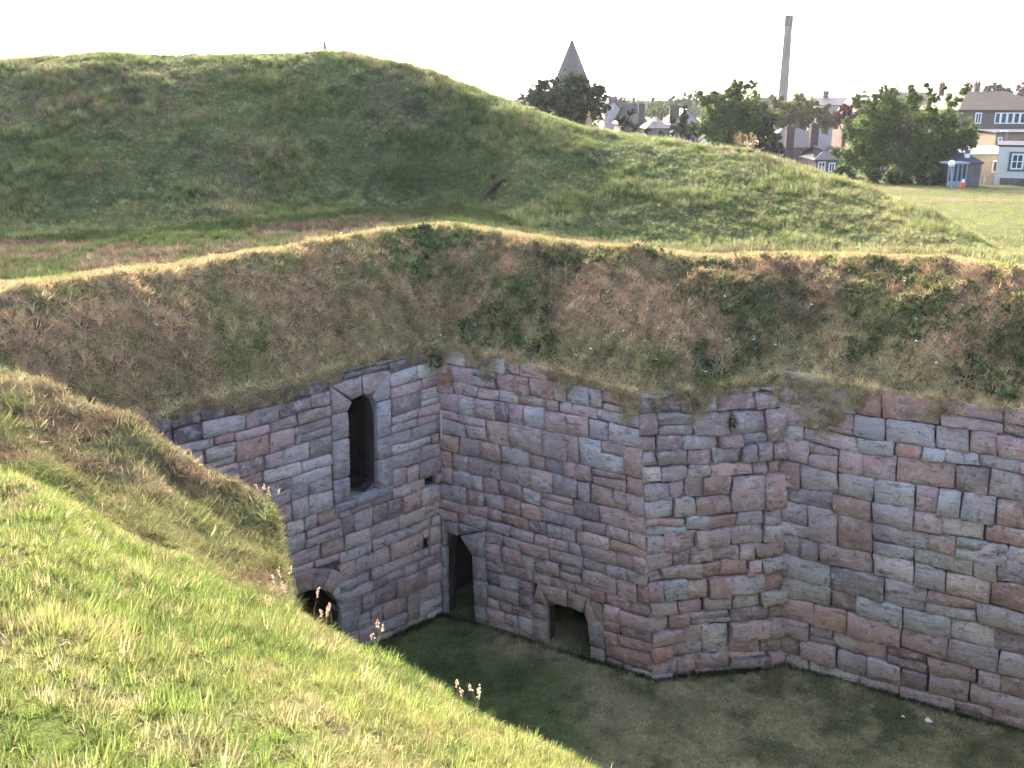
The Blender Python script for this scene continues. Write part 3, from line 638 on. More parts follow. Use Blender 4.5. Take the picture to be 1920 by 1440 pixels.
# ------------------------------------------------------------------ grass and plants scattered on the turf
def ribbon(base, d, length, width, bend, segs=3):
    """one blade as a tapering strip, bent under its weight"""
    d = Vector(d).normalized(); side = d.cross(Vector((0, 0, 1)))
    if side.length < .05: side = Vector((random.uniform(-1, 1), random.uniform(-1, 1), 0))
    side.normalize(); p = Vector(base); v = []; f = []
    for k in range(segs + 1):
        t = k / segs; w_ = width * (1 - t) ** .7 * .5
        if k < segs: v += [p - side * w_, p + side * w_]
        else: v.append(p.copy())
        h = Vector((d.x, d.y, 0)); d = (d + Vector((0, 0, -bend / segs)) + h * (.3 * bend / segs)).normalized(); p = p + d * (length / segs)
    for k in range(segs - 1): f.append((2 * k, 2 * k + 1, 2 * k + 3, 2 * k + 2))
    f.append((2 * segs - 2, 2 * segs - 1, 2 * segs)); return v, f
def tuft_proto(name, n, rad, lean, bend, wid, seed, lmin=.6, segs=3):
    random.seed(seed); mb = MB()
    for i in range(n):
        a = random.uniform(0, 2 * math.pi); r = rad * math.sqrt(random.random()); l = random.uniform(lmin, 1)
        an = a + random.uniform(-.9, .9); ln = random.uniform(0, lean)
        v, f = ribbon((r * math.cos(a), r * math.sin(a), -.05), (math.cos(an) * ln, math.sin(an) * ln, 1), l, wid * random.uniform(.7, 1.3), bend * random.uniform(.4, 1.3), segs); mb.add(v, f)
    me = bpy.data.meshes.new(name); me.from_pydata([tuple(q) for q in mb.v], [], mb.f); me.materials.append(BLADE); o = bpy.data.objects.new(name, me); return o
def leafy_proto(name, n, seed):
    random.seed(seed); mb = MB()
    for i in range(n):
        a = random.uniform(0, 6.28); e = random.uniform(.1, 1.1); l = random.uniform(.5, 1)
        d = Vector((math.cos(a) * math.cos(e), math.sin(a) * math.cos(e), math.sin(e))); c = d * l * random.uniform(.4, 1); s = Vector((-math.sin(a), math.cos(a), random.uniform(-.3, .3))); L_ = .32
        mb.add([c - d * L_, c + s * .16 + Vector((0, 0, .04)), c + d * L_ - Vector((0, 0, .1)), c - s * .16 + Vector((0, 0, .04))], [(0, 1, 2, 3)])
    me = bpy.data.meshes.new(name); me.from_pydata([tuple(q) for q in mb.v], [], mb.f); me.materials.append(BLADE); return bpy.data.objects.new(name, me)
def proto_coll(name, objs):
    c = bpy.data.collections.new(name)
    for o in objs: c.objects.link(o)
    return c
PC_GRASS = proto_coll('tufts_upright', [tuft_proto('tuft_a%d' % i, 16, .35, .75, .9, .055, 300 + i) for i in range(5)])
PC_DRY = proto_coll('tufts_matted', [tuft_proto('tuft_b%d' % i, 18, .30, 1.6, 2.4, .045, 320 + i) for i in range(5)])
PC_LAWN = proto_coll('tufts_lawn', [tuft_proto('tuft_c%d' % i, 22, .95, 1.1, 1.2, .075, 340 + i, segs=2) for i in range(4)])
PC_LEAF = proto_coll('tufts_leafy', [leafy_proto('tuft_d%d' % i, 22, 360 + i) for i in range(4)])
random.seed(99)
def scatter(name, coll, pts, rot, scl, tint, label, cat):
    me = bpy.data.meshes.new(name); n = len(pts); me.from_pydata(pts.tolist(), [], [])
    a = me.attributes.new('rot', 'FLOAT_VECTOR', 'POINT'); a.data.foreach_set('vector', rot.astype(np.float32).ravel())
    a = me.attributes.new('scl', 'FLOAT_VECTOR', 'POINT'); a.data.foreach_set('vector', scl.astype(np.float32).ravel())
    c = np.ones((n, 4), np.float32); c[:, :3] = tint; a = me.attributes.new('tint', 'FLOAT_COLOR', 'POINT'); a.data.foreach_set('color', c.ravel())
    a = me.attributes.new('pick', 'INT', 'POINT'); a.data.foreach_set('value', rng.integers(0, 64, n).astype(np.int32))
    o = bpy.data.objects.new(name, me); COL.objects.link(o); tag(o, label, cat, kind='stuff')
    g = bpy.data.node_groups.new(name, 'GeometryNodeTree'); g.interface.new_socket('Geometry', in_out='INPUT', socket_type='NodeSocketGeometry'); g.interface.new_socket('Geometry', in_out='OUTPUT', socket_type='NodeSocketGeometry')
    gi = g.nodes.new('NodeGroupInput'); go = g.nodes.new('NodeGroupOutput'); ip = g.nodes.new('GeometryNodeInstanceOnPoints'); ci = g.nodes.new('GeometryNodeCollectionInfo')
    ci.inputs['Collection'].default_value = coll; ci.inputs['Separate Children'].default_value = True; ci.inputs['Reset Children'].default_value = True
    def na(nm, dt): x = g.nodes.new('GeometryNodeInputNamedAttribute'); x.data_type = dt; x.inputs[0].default_value = nm; return x.outputs['Attribute']
    L = g.links.new; L(gi.outputs[0], ip.inputs['Points']); L(ci.outputs[0], ip.inputs['Instance']); ip.inputs['Pick Instance'].default_value = True
    L(na('pick', 'INT'), ip.inputs['Instance Index']); L(na('rot', 'FLOAT_VECTOR'), ip.inputs['Rotation']); L(na('scl', 'FLOAT_VECTOR'), ip.inputs['Scale']); L(ip.outputs[0], go.inputs[0])
    m = o.modifiers.new('scatter', 'NODES'); m.node_group = g; return o
def inview(p, mx=120, my=90):
    d = p - np.array([0, 0, EYE]); dep = d[:, 1] * cp - d[:, 2] * sp; up = d[:, 1] * sp + d[:, 2] * cp
    px = 960 + F * d[:, 0] / np.maximum(dep, .01); py = 720 - F * up / np.maximum(dep, .01)
    return (dep > .2) & (px > -mx) & (px < 1920 + mx) & (py > -my) & (py < 1440 + my), px, py
def sample(G, sid, segs, n):
    a, b, c, d = G[:-1, :-1], G[:-1, 1:], G[1:, 1:], G[1:, :-1]
    ar = np.linalg.norm(np.cross(c - a, d - b), axis=-1) / 2
    m = np.isin(sid[:-1], segs)[None, :] * np.ones(ar.shape); cen = ((a + b + c + d) / 4).reshape(-1, 3); iv, _, _ = inview(cen); w_ = ar.ravel() * m.ravel() * iv
    area = w_.sum(); k = rng.choice(len(w_), n, p=w_ / area); i, j = np.unravel_index(k, ar.shape); u = rng.random((n, 1)); v = rng.random((n, 1))
    p = a[i, j] * (1 - u) * (1 - v) + b[i, j] * (1 - u) * v + c[i, j] * u * v + d[i, j] * u * (1 - v)
    nr = np.cross(b[i, j] - a[i, j], d[i, j] - a[i, j]); nr /= np.linalg.norm(nr, axis=1)[:, None] + 1e-9; nr[nr[:, 2] < 0] *= -1
    return p, nr, sid[j], area
def rot_to(nr, bend=.6, extra=None):
    """euler that leans each tuft with the ground (bend=1: square to it), with a random spin"""
    n = len(nr); up = nr * bend + np.array([0, 0, 1]) * (1 - bend)
    if extra is not None: up = up + extra
    up += rng.normal(0, .12, (n, 3)); up /= np.linalg.norm(up, axis=1)[:, None]
    out = np.zeros((n, 3))
    # R = Rz(c) Ry(b) Rx(0) applied after a spin: use Y-lean then Z heading; the spin comes from choosing the prototype and mirrored scale
    out[:, 1] = np.arccos(np.clip(up[:, 2], -1, 1)); out[:, 2] = np.arctan2(up[:, 1], up[:, 0])
    return out
def jit(c, s=.18): return np.clip(c * (1 + rng.normal(0, s, (len(c), 1))) * (1 + rng.normal(0, .05, (len(c), 3))), .005, .8)
def grp(h, n, wid=1.0, var=.3):
    k = h * (1 + rng.normal(0, var, n)).clip(.35, 2); s = np.stack([k * wid, k * wid, k], 1); s[:, 0] *= rng.choice([-1, 1], n); return s
# 1 near slope
p, nr, sg, ar = sample(GA, sidA, [0, 1], 62000); print('near area', ar)
r_ = np.hypot(p[:, 0], p[:, 1]); keep = rng.random(len(p)) < 1.0; az = np.degrees(np.arctan2(p[:, 0], p[:, 1]))
rsx = np.interp(az, NEAR_S[:, 0], NEAR_S[:, 1]); bankm = (az < -14.3) & (r_ > rsx + .15)
c = col_near(p[:, 0], p[:, 1], 0) * np.array([.98, 1.0, 1.04]); dryp = rng.random(len(p)) < .10; c[dryp] = ST * 1.05
a = ~bankm
mt = a & (rng.random(len(p)) < .45); up_ = a & ~mt; cm = c.copy(); cm[rng.random(len(p)) < .20] = ST * 1.1
tall = 1 + .6 * sm(.5, .65, fbm(p[:, 0] * 1.8, p[:, 1] * 1.8, 99, 3))
scatter('grass', PC_GRASS, p[up_], rot_to(nr[up_], .5), grp(.055, up_.sum(), 1.1) * tall[up_][:, None], jit(c[up_], .28), 'bright sunlit short green grass on the near slope', 'grass')
scatter('grass', PC_DRY, p[mt], rot_to(nr[mt], .8), grp(.075, mt.sum(), 1.0), jit(cm[mt], .28), 'flattened straw and yellow grass among the green on the near slope', 'grass')
a = bankm
ex = np.array([.35, -.05, -.25])
scatter('grass', PC_DRY, p[a], rot_to(nr[a], .9, ex), grp(.12, a.sum(), 1.0), jit(c[a], .25), 'matted dry grass combed over the near left bank', 'grass')
# 2 far bank
p, nr, sg, ar = sample(GB, sidB, [0, 1], 34000); print('bank area', ar)
s = sg; c = col_rear(p[:, 0], p[:, 1], s) * 1.25; low = rng.random(len(p)) < .30; isg = c[:, 1] > c[:, 0] * 1.05
down = nr * np.array([1, 1, 0]) * .5 + np.array([0, 0, -.35]); c[low & ~isg] = ST * rng.uniform(.5, 1.2, ((low & ~isg).sum(), 1))
scatter('grass', PC_DRY, p, rot_to(nr, .9, down), grp(.115, len(p), 1.0, .34), jit(c, .32), 'brown and green tussocky grass on the bank above the walls', 'grass')
p, nr, sg, ar = sample(GB, sidB, [1], 3800); g = fbm(p[:, 0] * .9, p[:, 1] * .9, 81, 4); azp = np.degrees(np.arctan2(p[:, 0], p[:, 1])); a = (g > .50) & (azp > -8)
scatter('weeds', PC_LEAF, p[a], rot_to(nr[a], .7), grp(.085, a.sum(), 1.0), jit(np.ones((a.sum(), 1)) * np.array([.12, .15, .060]), .35), 'low green leafy weeds on the bank over the pinkish wall', 'weeds')
# rim and flat ground
p, nr, sg, ar = sample(GB, sidB, [3], 15000); c = lerp(col_rear(p[:, 0], p[:, 1], sg) * np.array([.95, .78, 1.15]), DG * 1.7, sm(.5, .6, fbm(p[:, 0] * 2, p[:, 1] * 2, 97, 3)) * .6)
scatter('grass', PC_GRASS, p, rot_to(nr, .6), grp(.085, len(p), 1.1, .45), jit(c, .25), 'rough grass on the level ground between bank rim and mound', 'grass')
p, nr, sg, ar = sample(GB, sidB, [2], 12000); c = col_rear(p[:, 0], p[:, 1], sg) * 1.15
scatter('grass', PC_GRASS, p, rot_to(nr, .4), grp(.045, len(p), 1.3), jit(c, .15), 'pale cropped grass along the rim of the bank', 'grass')
# mound
p, nr, sg, ar = sample(GB, sidB, [4], 80000); print('mound area', ar); c = col_rear(p[:, 0], p[:, 1], sg) * 1.25
dryp = rng.random(len(p)) < .10; c[dryp] = PK * .95
lng = .075 + .085 * sm(.42, .62, fbm(p[:, 0] * .8, p[:, 1] * .8, 95, 3)); h = lng * (1 + rng.normal(0, .25, len(p))).clip(.4, 2)
scatter('grass', PC_GRASS, p, rot_to(nr, .7), np.stack([h * .95 * rng.choice([-1, 1], len(p)), h * .95, h], 1), jit(c, .2), 'rough green and brown grass covering the big mound', 'grass')
# meadow
p, nr, sg, ar = sample(GB, sidB, [5], 14000); c = col_rear(p[:, 0], p[:, 1], sg) * 1.1
scatter('grass', PC_LAWN, p, rot_to(nr, .3), grp(.11, len(p), 1.3), jit(c, .12), 'mown yellowish meadow grass beyond the mound on the right', 'grass')
# pit floor
p, nr, sg, ar = sample(GF, np.zeros(GF.shape[1]), [0], 80000); print('floor', ar)
def pit_in(p):
    ok = np.ones(len(p), bool)
    poly = [tuple(bL0[:2]), tuple(B1[:2]), tuple(B2[:2]), tuple(B3[:2]), tuple(bR1[:2]), (14, 3), (-10, 3)]
    xx, yy = p[:, 0], p[:, 1]; c = np.zeros(len(p), bool)
    for i in range(len(poly)):
        x1, y1 = poly[i]; x2, y2 = poly[(i + 1) % len(poly)]
        if y1 == y2: continue
        c ^= ((y1 > yy) != (y2 > yy)) & (xx < (x2 - x1) * (yy - y1) / (y2 - y1) + x1)
    return c
azf = np.degrees(np.arctan2(p[:, 0], p[:, 1])); rf = np.hypot(p[:, 0], p[:, 1]); a = pit_in(p) & (rf > 9)
c = col_floor(p[:, 0], p[:, 1]) * 1.3
scatter('grass', PC_LAWN, p[a], rot_to(nr[a], .3), grp(.042, a.sum(), 1.3), jit(c[a], .38), 'short mown grass on the pit floor in shade', 'grass')
# dead grass hanging over the wall heads, longer grass at the wall foot
pp = []; nn = []; fp = []
for k in ('left', 'mid', 'turn', 'right'):
    W = WALLS[k]; n_ = int(W.L * 300); u = rng.uniform(0, W.L, n_); m = fbm(u * 1.9, u * 0, W.seed + 5, 3); u = u[rng.random(n_) < (.22 + .78 * sm(.42, .58, m)) * (.6 if k == 'left' else 1)]; n_ = len(u); m = fbm(u * 1.9, u * 0, W.seed + 5, 3)
    drop = np.maximum(0, (m - .44)) * (1.9 if k != 'left' else .7); h = W.top(u) + .05 - rng.random(n_) ** 1.4 * (.10 + drop); pp.append(W.pt(u, h, .0 + rng.random(n_) * .05 - np.clip(h - W.top(u), 0, 1) * .5)); nn.append(np.tile(W.n, (n_, 1)))
    n_ = int(W.L * 110); u = rng.uniform(0, W.L, n_); q = W.pt(u, np.zeros(n_), .02 + np.abs(rng.normal(0, .05, n_))); q[:, 2] = 0; fp.append(q)
p = np.concatenate(pp); nr = np.concatenate(nn); iv = inview(p)[0]; p, nr = p[iv], nr[iv]
c = np.where(rng.random((len(p), 1)) < .8, ST * 1.65, BR * 1.6)
scatter('hanging_grass', PC_DRY, p, rot_to(nr, 1, np.array([0, 0, -.55])), grp(.09, len(p), 1.1, .45), jit(c, .35), 'straw coloured dead grass hanging over the wall tops', 'grass')
p = np.concatenate(fp); iv = inview(p)[0]; p = p[iv]
scatter('grass', PC_GRASS, p, rot_to(np.tile([0, 0, 1.], (len(p), 1)), .5), grp(.08, len(p), 1.0, .35), jit(np.tile([.075, .10, .035], (len(p), 1)), .25), 'uncut grass fringe along the foot of the pit walls', 'grass')
# tiny white flowers on the bank
WHITE = simple('petal_white', (.8, .8, .76), .6, .05, 5, 0)
mb = MB(); p, nr, sg, ar = sample(GB, sidB, [1], 6000); iv, px, py = inview(p)
wgt = np.exp(-((px - 1230) / 150) ** 2 - ((py - 640) / 50) ** 2) + .35 * np.exp(-((px - 1700) / 160) ** 2 - ((py - 570) / 60) ** 2) * .5 + .03
k = rng.random(len(p)) < wgt * .075 
for q, n_ in zip(p[k], nr[k]):
    c = q + n_ * .09; r0 = rng.uniform(.010, .022); mb.sphere(c, r0, 6, 4, .5)
tag(mb.build('wildflowers', WHITE), 'scattered tiny white flowers on the bank above the wall', 'wildflowers', kind='stuff')
exec_after = True

# ------------------------------------------------------------------ helpers on the built ground
flatB = GB.reshape(-1, 3); flatA = GA.reshape(-1, 3)
def gz(x, y):
    d = (flatB[:, 0] - x) ** 2 + (flatB[:, 1] - y) ** 2; return float(flatB[np.argmin(d), 2])
def near_pt(px, py, flat):
    """point of the ground whose image lies nearest to a pixel"""
    iv, a, b = inview(flat); d = (a - px) ** 2 + (b - py) ** 2 + (~iv) * 1e9; return flat[int(np.argmin(d))]

# ------------------------------------------------------------------ single plants
SEED = leaf_mat('seedhead_pinkish', (.42, .30, .24), (.55, .42, .33), .3); STALK = leaf_mat('dry_stalk', (.34, .30, .15), (.42, .36, .20), .3); RUST = leaf_mat('dock_rust', (.17, .12, .08), (.22, .16, .10), .3)
GRN = leaf_mat('weed_leaf', (.06, .10, .03), (.11, .16, .05), .35); DGRN = leaf_mat('nettle_leaf', (.035, .065, .025), (.06, .10, .035), .3)
def seed_plant(loc, n, h, label, rust=False, spread=.12, name='seeding_grass', cat='grass plant'):
    t = empty(name, loc, label, cat); st = MB(); hd = MB(); lf = MB()
    for i in range(n):
        a = random.uniform(0, 6.28); r = random.random() * spread; b = Vector((loc[0] + r * math.cos(a), loc[1] + r * math.sin(a), loc[2] - .03))
        hh = h * random.uniform(.6, 1); tip = b + Vector((random.uniform(-.25, .25) * hh, random.uniform(-.2, .2) * hh, hh)); mid = (b + tip) / 2 + Vector((random.uniform(-.03, .03), 0, 0))
        rad = .0022 if not rust else .006
        st.tube(b, mid, rad, rad * .8, 4); st.tube(mid, tip, rad * .8, rad * .5, 4)
        d = (tip - mid).normalized()
        for k in range(10):
            q = tip - d * (k / 10) * hh * (.22 if not rust else .5) + Vector([random.uniform(-1, 1) * (.008 if not rust else .03) for _ in range(3)]); s_ = .008 if not rust else .028
            hd.add([q - d * s_, q + Vector((s_ * .7, 0, 0)), q + d * s_, q - Vector((s_ * .7, 0, 0))], [(0, 1, 2, 3)])
    for i in range(n * 4):
        a = random.uniform(0, 6.28); v, f = ribbon((loc[0] + .05 * math.cos(a), loc[1] + .05 * math.sin(a), loc[2] - .03), (math.cos(a) * .5, math.sin(a) * .5, 1), h * random.uniform(.3, .5), .008 if not rust else .05, 1.0); lf.add(v, f)
    for o_ in (st.build('stalk', STALK if not rust else RUST, t), hd.build('seed_head', SEED if not rust else RUST, t), lf.build('leaf', GRN, t)): o_['kind'] = 'stuff'
for (px, py, n, h, lb) in [(548, 1140, 6, .34, 'tall pinkish seed heads in front of the dark round arch'), (596, 1185, 5, .32, 'thin seeding stalks at the brow right of the round arch, over its shadow'), (500, 950, 7, .26, 'wispy straw stalks at the tip of the dry left bank'),
                           (690, 1238, 4, .28, 'few short stalks on the brow just below the grey wall foot'), (890, 1338, 5, .24, 'grass stalks standing on the brow over the dark floor')]:
    q = near_pt(px, py, flatA); seed_plant(q, n, h, lb)
for (px, py, n, h, lb) in [(575, 262, 4, .45, 'rusty dock stalks high on the mound, left of the other pair'), (722, 252, 4, .5, 'rusty dock stalks high on the mound below the thin distant steeple'), (1226, 330, 4, .5, 'rusty dock stalks on the right shoulder of the mound'),
                           (1408, 287, 7, .55, 'tall tawny dock clump on the skyline beside the big middle tree'), (1378, 284, 5, .5, 'small tawny dock clump on the skyline under the middle tree'), (1110, 243, 4, .45, 'tawny stalks on the skyline below the dark tree')]:
    q = near_pt(px, py, flatB); seed_plant(q, n, h, lb, True, .3, 'dock_plant', 'dock plant')
def leafy_clump(name, loc, rad, hgt, n, mat, label, cat, size=.07, droop=0):
    t = empty(name, loc, label, cat); lf = MB(); st = MB()
    for i in range(n):
        a = random.uniform(0, 6.28); r = rad * math.sqrt(random.random()); z = random.random() * hgt * (1 - (r / rad) ** 2 * .6)
        c = Vector((loc[0] + r * math.cos(a), loc[1] + r * math.sin(a), loc[2] + z)); d = Vector((math.cos(a), math.sin(a), random.uniform(-.6, .6))).normalized(); s_ = d.cross(Vector((random.uniform(-.3, .3), 0, 1))).normalized()
        L_ = size * random.uniform(.6, 1.3); lf.add([c - d * L_, c + s_ * L_ * .45, c + d * L_, c - s_ * L_ * .45], [(0, 1, 2, 3)])
    for i in range(max(4, n // 40)):
        a = random.uniform(0, 6.28); r = rad * .8 * random.random(); st.tube((loc[0] + r * .4 * math.cos(a), loc[1] + r * .4 * math.sin(a), loc[2] - .05), (loc[0] + r * math.cos(a), loc[1] + r * math.sin(a), loc[2] + hgt * .8), .008, .004, 4)
    lf.build('foliage', mat, t); st.build('stem', STALK, t)['kind'] = 'stuff'; return t
q = near_pt(955, 372, flatB); leafy_clump('nettle_patch', q, 1.0, .55, 900, DGRN, 'dark green nettle patch at the foot of the mound behind the rim', 'nettles', .09)
q = near_pt(330, 385, flatB); leafy_clump('nettle_patch', q, .9, .35, 400, DGRN, 'dim green weed patch low on the left part of the mound', 'nettles', .09)
q = near_pt(1090, 390, flatB); leafy_clump('nettle_patch', q, .7, .35, 300, GRN, 'bright green weed tuft on the mound right of the dark nettles', 'nettles', .08)
WL, WM, WT_ = WALLS['left'], WALLS['mid'], WALLS['turn']
u, h = WL.inv(808, 690); q = WL.pt(u, h, .05); leafy_clump('ivy_sprig', q, .16, .38, 170, DGRN, 'dark green sprig growing from the top of the inner wall corner', 'ivy', .035)
u, h = WT_.inv(1372, 800); q = WT_.pt(u, h, .03); leafy_clump('fern_sprig', q, .07, .20, 60, DGRN, 'small dark fern growing from a joint right of the outer corner', 'fern', .03)
u, h = WT_.inv(1335, 720); q = WT_.pt(u, h, .06); leafy_clump('weed_clump', q, .28, .22, 150, GRN, 'green leafy clump on the wall head above the cracked outer corner', 'weeds', .04)
u, h = WM.inv(1240, 690); q = near_pt(1235, 680, flatB); leafy_clump('weed_clump', q, .3, .25, 200, GRN, 'fresh green weed clump hanging at the bank foot among white flowers', 'weeds', .045)
# rusty clay bracket and pale runnel in the inner corner
u, h = WM.inv(838, 705); q = WM.pt(u, h, 0)
mb = MB(); mb.box((q[0] + .01, q[1] - .05, q[2]), (.16, .14, .10)); mb.box((q[0] + .01, q[1] - .04, q[2] - .10), (.10, .10, .12), 0, .9)
tag(mb.build('stone_corbel', simple('rusty_stone', (.30, .15, .08), .9, .3, 12)), 'small rusty orange corbel stone high in the inner corner', 'corbel')
u, h = WM.inv(836, 800); q0 = WM.pt(.07, h + .22, .03); q1 = WM.pt(.07, h - .22, .03)
mb = MB(); mb.tube(q0, q1, .026, .020, 7); tag(mb.build('drain_pipe', simple('pale_lime', (.45, .42, .33), .8, .2, 10)), 'short pale upright drain pipe in the inner corner', 'pipe')
# litter on the floor
PAPER = simple('paper_white', (.8, .8, .8), .6, .05, 20, 0)
for (px, py, lb, s_) in [(1693, 1346, 'smaller white scrap of litter on the pit floor', .035), (1742, 1353, 'larger white scrap of litter on the pit floor', .055)]:
    q = PZ(px, py, .03); mb = MB()
    v = [(q[0] + s_ * math.cos(a) * random.uniform(.6, 1.1), q[1] + s_ * math.sin(a) * random.uniform(.6, 1.1), q[2] + random.uniform(.0, .04)) for a in np.linspace(0, 5.3, 7)] + [(q[0], q[1], q[2] + .05)]
    v += [(a, b, c - .012) for a, b, c in v]
    f = [(i, (i + 1) % 7, 7) for i in range(7)] + [((i + 1) % 7 + 8, i + 8, 15) for i in range(7)] + [(i, i + 8, (i + 1) % 7 + 8, (i + 1) % 7) for i in range(7)]
    mb.add(v, f); tag(mb.build('litter_scrap', PAPER), lb, 'litter')
# ------------------------------------------------------------------ trees
BARK = simple('bark', (.10, .08, .065), .95, .3, 4, .8, .03)
def tree(name, label, lobes, Y, leafm, n, size, trunk=None, group=None, depth=.9, cat='tree'):
    """lobes: (px, py, radius_px[, flattening]); crown leaves sit through the volume of the lobes"""
    pts = [P(px, py, Y) for px, py, *_ in lobes]; s = (Y * cp + 6 * sp) / F
    rad = [q[2] * s for q in lobes]; cx = np.mean([p_[0] for p_ in pts]); base = np.array([trunk if trunk is not None else cx, Y, gz(trunk if trunk is not None else cx, Y)])
    t = empty(name, base, label, cat, group); tot = sum(r ** 2 for r in rad)
    V = []; 
    for c, r in zip(pts, rad):
        off = rng.uniform(-1, 1) * depth * r * .8; c = c + np.array([0, off, 0])
        m = max(int(n * r * r / tot), 110 if n >= 1500 else 30); ncl = max(7, int(m / 45))
        d = rng.normal(0, 1, (ncl, 3)); d /= np.linalg.norm(d, axis=1)[:, None]; q = rng.random(ncl) ** .42
        cc = c + d * (q * r)[:, None] * np.array([1, depth, .95]); cr = r * rng.uniform(.14, .30, ncl)
        k = rng.integers(0, ncl, m); e = rng.normal(0, .55, (m, 3)) * cr[k][:, None]; V.append(cc[k] + e)
    C = np.concatenate(V); m = len(C); sz = size * rng.uniform(.5, 1.25, m)
    a = rng.normal(0, 1, (m, 3)); a[:, 2] = a[:, 2] * .6 ; a /= np.linalg.norm(a, axis=1)[:, None]; b = rng.normal(0, 1, (m, 3)); b = np.cross(a, b); b /= np.linalg.norm(b, axis=1)[:, None] + 1e-9
    q = np.stack([C - a * sz[:, None], C + b * sz[:, None] * .55, C + a * sz[:, None], C - b * sz[:, None] * .55], 1).reshape(-1, 3)
    f = np.arange(m * 4).reshape(-1, 4); meshobj('crown', q, f, leafm, t, False, np.mean(pts, 0))
    tk = MB(); top = np.array([base[0], Y, max(base[2] + 1.0, np.mean([p_[2] for p_ in pts]))]); tr = max(.12, .045 * (top[2] - base[2])); tk.tube(base - np.array([0, 0, .3]), base + (top - base) * .55, tr, tr * .7, 8); tk.tube(base + (top - base) * .55, top, tr * .7, tr * .35, 8)
    tk.build('trunk', BARK, t)
    for c, r in sorted(zip(pts, rad), key=lambda z: -z[1])[:9]:
        lm = MB(); s0 = base + (top - base) * random.uniform(.4, .8); lm.tube(s0, (s0 + c) / 2 + np.array([0, 0, .15 * r]), tr * .4, tr * .25, 6); lm.tube((s0 + c) / 2 + np.array([0, 0, .15 * r]), c + np.array([0, 0, r * .5]), tr * .25, tr * .06, 6); lm.build('limb', BARK, t)
    return t
L_DARK = leaf_mat('leaf_dark', (.032, .045, .026), (.065, .085, .042), .3); L_MID = leaf_mat('leaf_mid', (.055, .085, .030), (.14, .185, .060), .45); L_OLV = leaf_mat('leaf_olive', (.09, .10, .035), (.15, .15, .05), .35)
L_RED = leaf_mat('leaf_copper', (.08, .02, .03), (.13, .04, .05), .25); L_FAR = leaf_mat('leaf_far', (.06, .085, .045), (.10, .13, .06), .3); L_BRN = leaf_mat('leaf_brownish', (.09, .055, .04), (.13, .08, .05), .25)
tree('dark_tree', 'dense dark round tree in front of the slate church spire', [(1065, 175, 36), (1030, 185, 32), (1008, 175, 20), (1022, 158, 14), (1066, 150, 13), (1100, 185, 32), (1085, 162, 20), (1122, 178, 14), (1128, 168, 7), (1060, 215, 34), (1110, 215, 26), (1015, 200, 20), (1045, 152, 12), (1135, 200, 10)], 74, L_DARK, 10000, .17)
tree('small_shrub', 'small dark twiggy shrub on the skyline left of the dark round tree', [(978, 178, 5), (985, 184, 6), (975, 186, 4), (995, 190, 6)], 72, L_DARK, 300, .12, cat='shrub')
tree('shrub', 'dark green shrub between the pale gable and the slate roofed cottage', [(1172, 222, 9), (1183, 213, 7), (1190, 207, 5), (1160, 226, 9), (1180, 232, 8)], 84, L_DARK, 800, .16, cat='shrub')
tree('broad_tree', 'tall bright green tree left of the tall chimney', [(1385, 170, 18), (1368, 178, 16), (1410, 168, 13), (1390, 205, 42), (1345, 205, 30), (1318, 190, 13), (1312, 178, 7), (1335, 180, 10), (1408, 225, 36), (1340, 235, 34), (1380, 255, 36), (1425, 205, 20), (1430, 250, 24), (1310, 235, 16), (1412, 158, 8), (1380, 158, 8)], 80, L_MID, 14000, .17)
tree('small_tree', 'small dark tree left of the tall bright green tree', [(1278, 232, 15), (1262, 226, 8), (1290, 245, 14), (1285, 215, 8), (1265, 245, 10), (1282, 200, 5)], 78, L_DARK, 1800, .15)
tree('small_tree', 'dark low tree behind the skyline, left of the two chimneyed cottage', [(1440, 235, 20), (1455, 260, 18), (1440, 275, 16), (1462, 278, 10), (1425, 270, 14)], 79, L_DARK, 3000, .16)
tree('olive_tree', 'olive yellow tree at the foot of the tall chimney', [(1490, 200, 22), (1500, 185, 12), (1465, 195, 15), (1500, 228, 22), (1540, 232, 18), (1465, 232, 18), (1525, 205, 18), (1545, 215, 18), (1480, 220, 24), (1515, 225, 20), (1455, 215, 15), (1560, 225, 16), (1450, 190, 8)], 125, L_OLV, 9000, .26)
tree('copper_tree', 'dark purple red copper tree beside the olive tree', [(1590, 205, 13), (1583, 222, 15), (1600, 225, 14), (1570, 228, 10)], 118, L_RED, 1800, .28)
tree('big_tree', 'biggest green tree on the right with a stray branch at its top', [(1660, 200, 34), (1620, 205, 22), (1608, 188, 10), (1640, 178, 13), (1662, 168, 9), (1706, 165, 8), (1700, 195, 28), (1645, 250, 48), (1700, 255, 56), (1755, 255, 50), (1790, 250, 32), (1600, 240, 24), (1583, 252, 14), (1600, 285, 28), (1575, 285, 14), (1640, 300, 40), (1700, 305, 42), (1750, 300, 38), (1790, 290, 26), (1808, 262, 22), (1825, 250, 10), (1750, 200, 14), (1745, 172, 7), (1738, 160, 5), (1760, 182, 9), (1770, 165, 5), (1790, 190, 14), (1803, 172, 10), (1812, 163, 6), (1770, 215, 24), (1720, 335, 24), (1680, 335, 24), (1640, 325, 20), (1760, 330, 18)], 70.5, L_MID, 30000, .155)
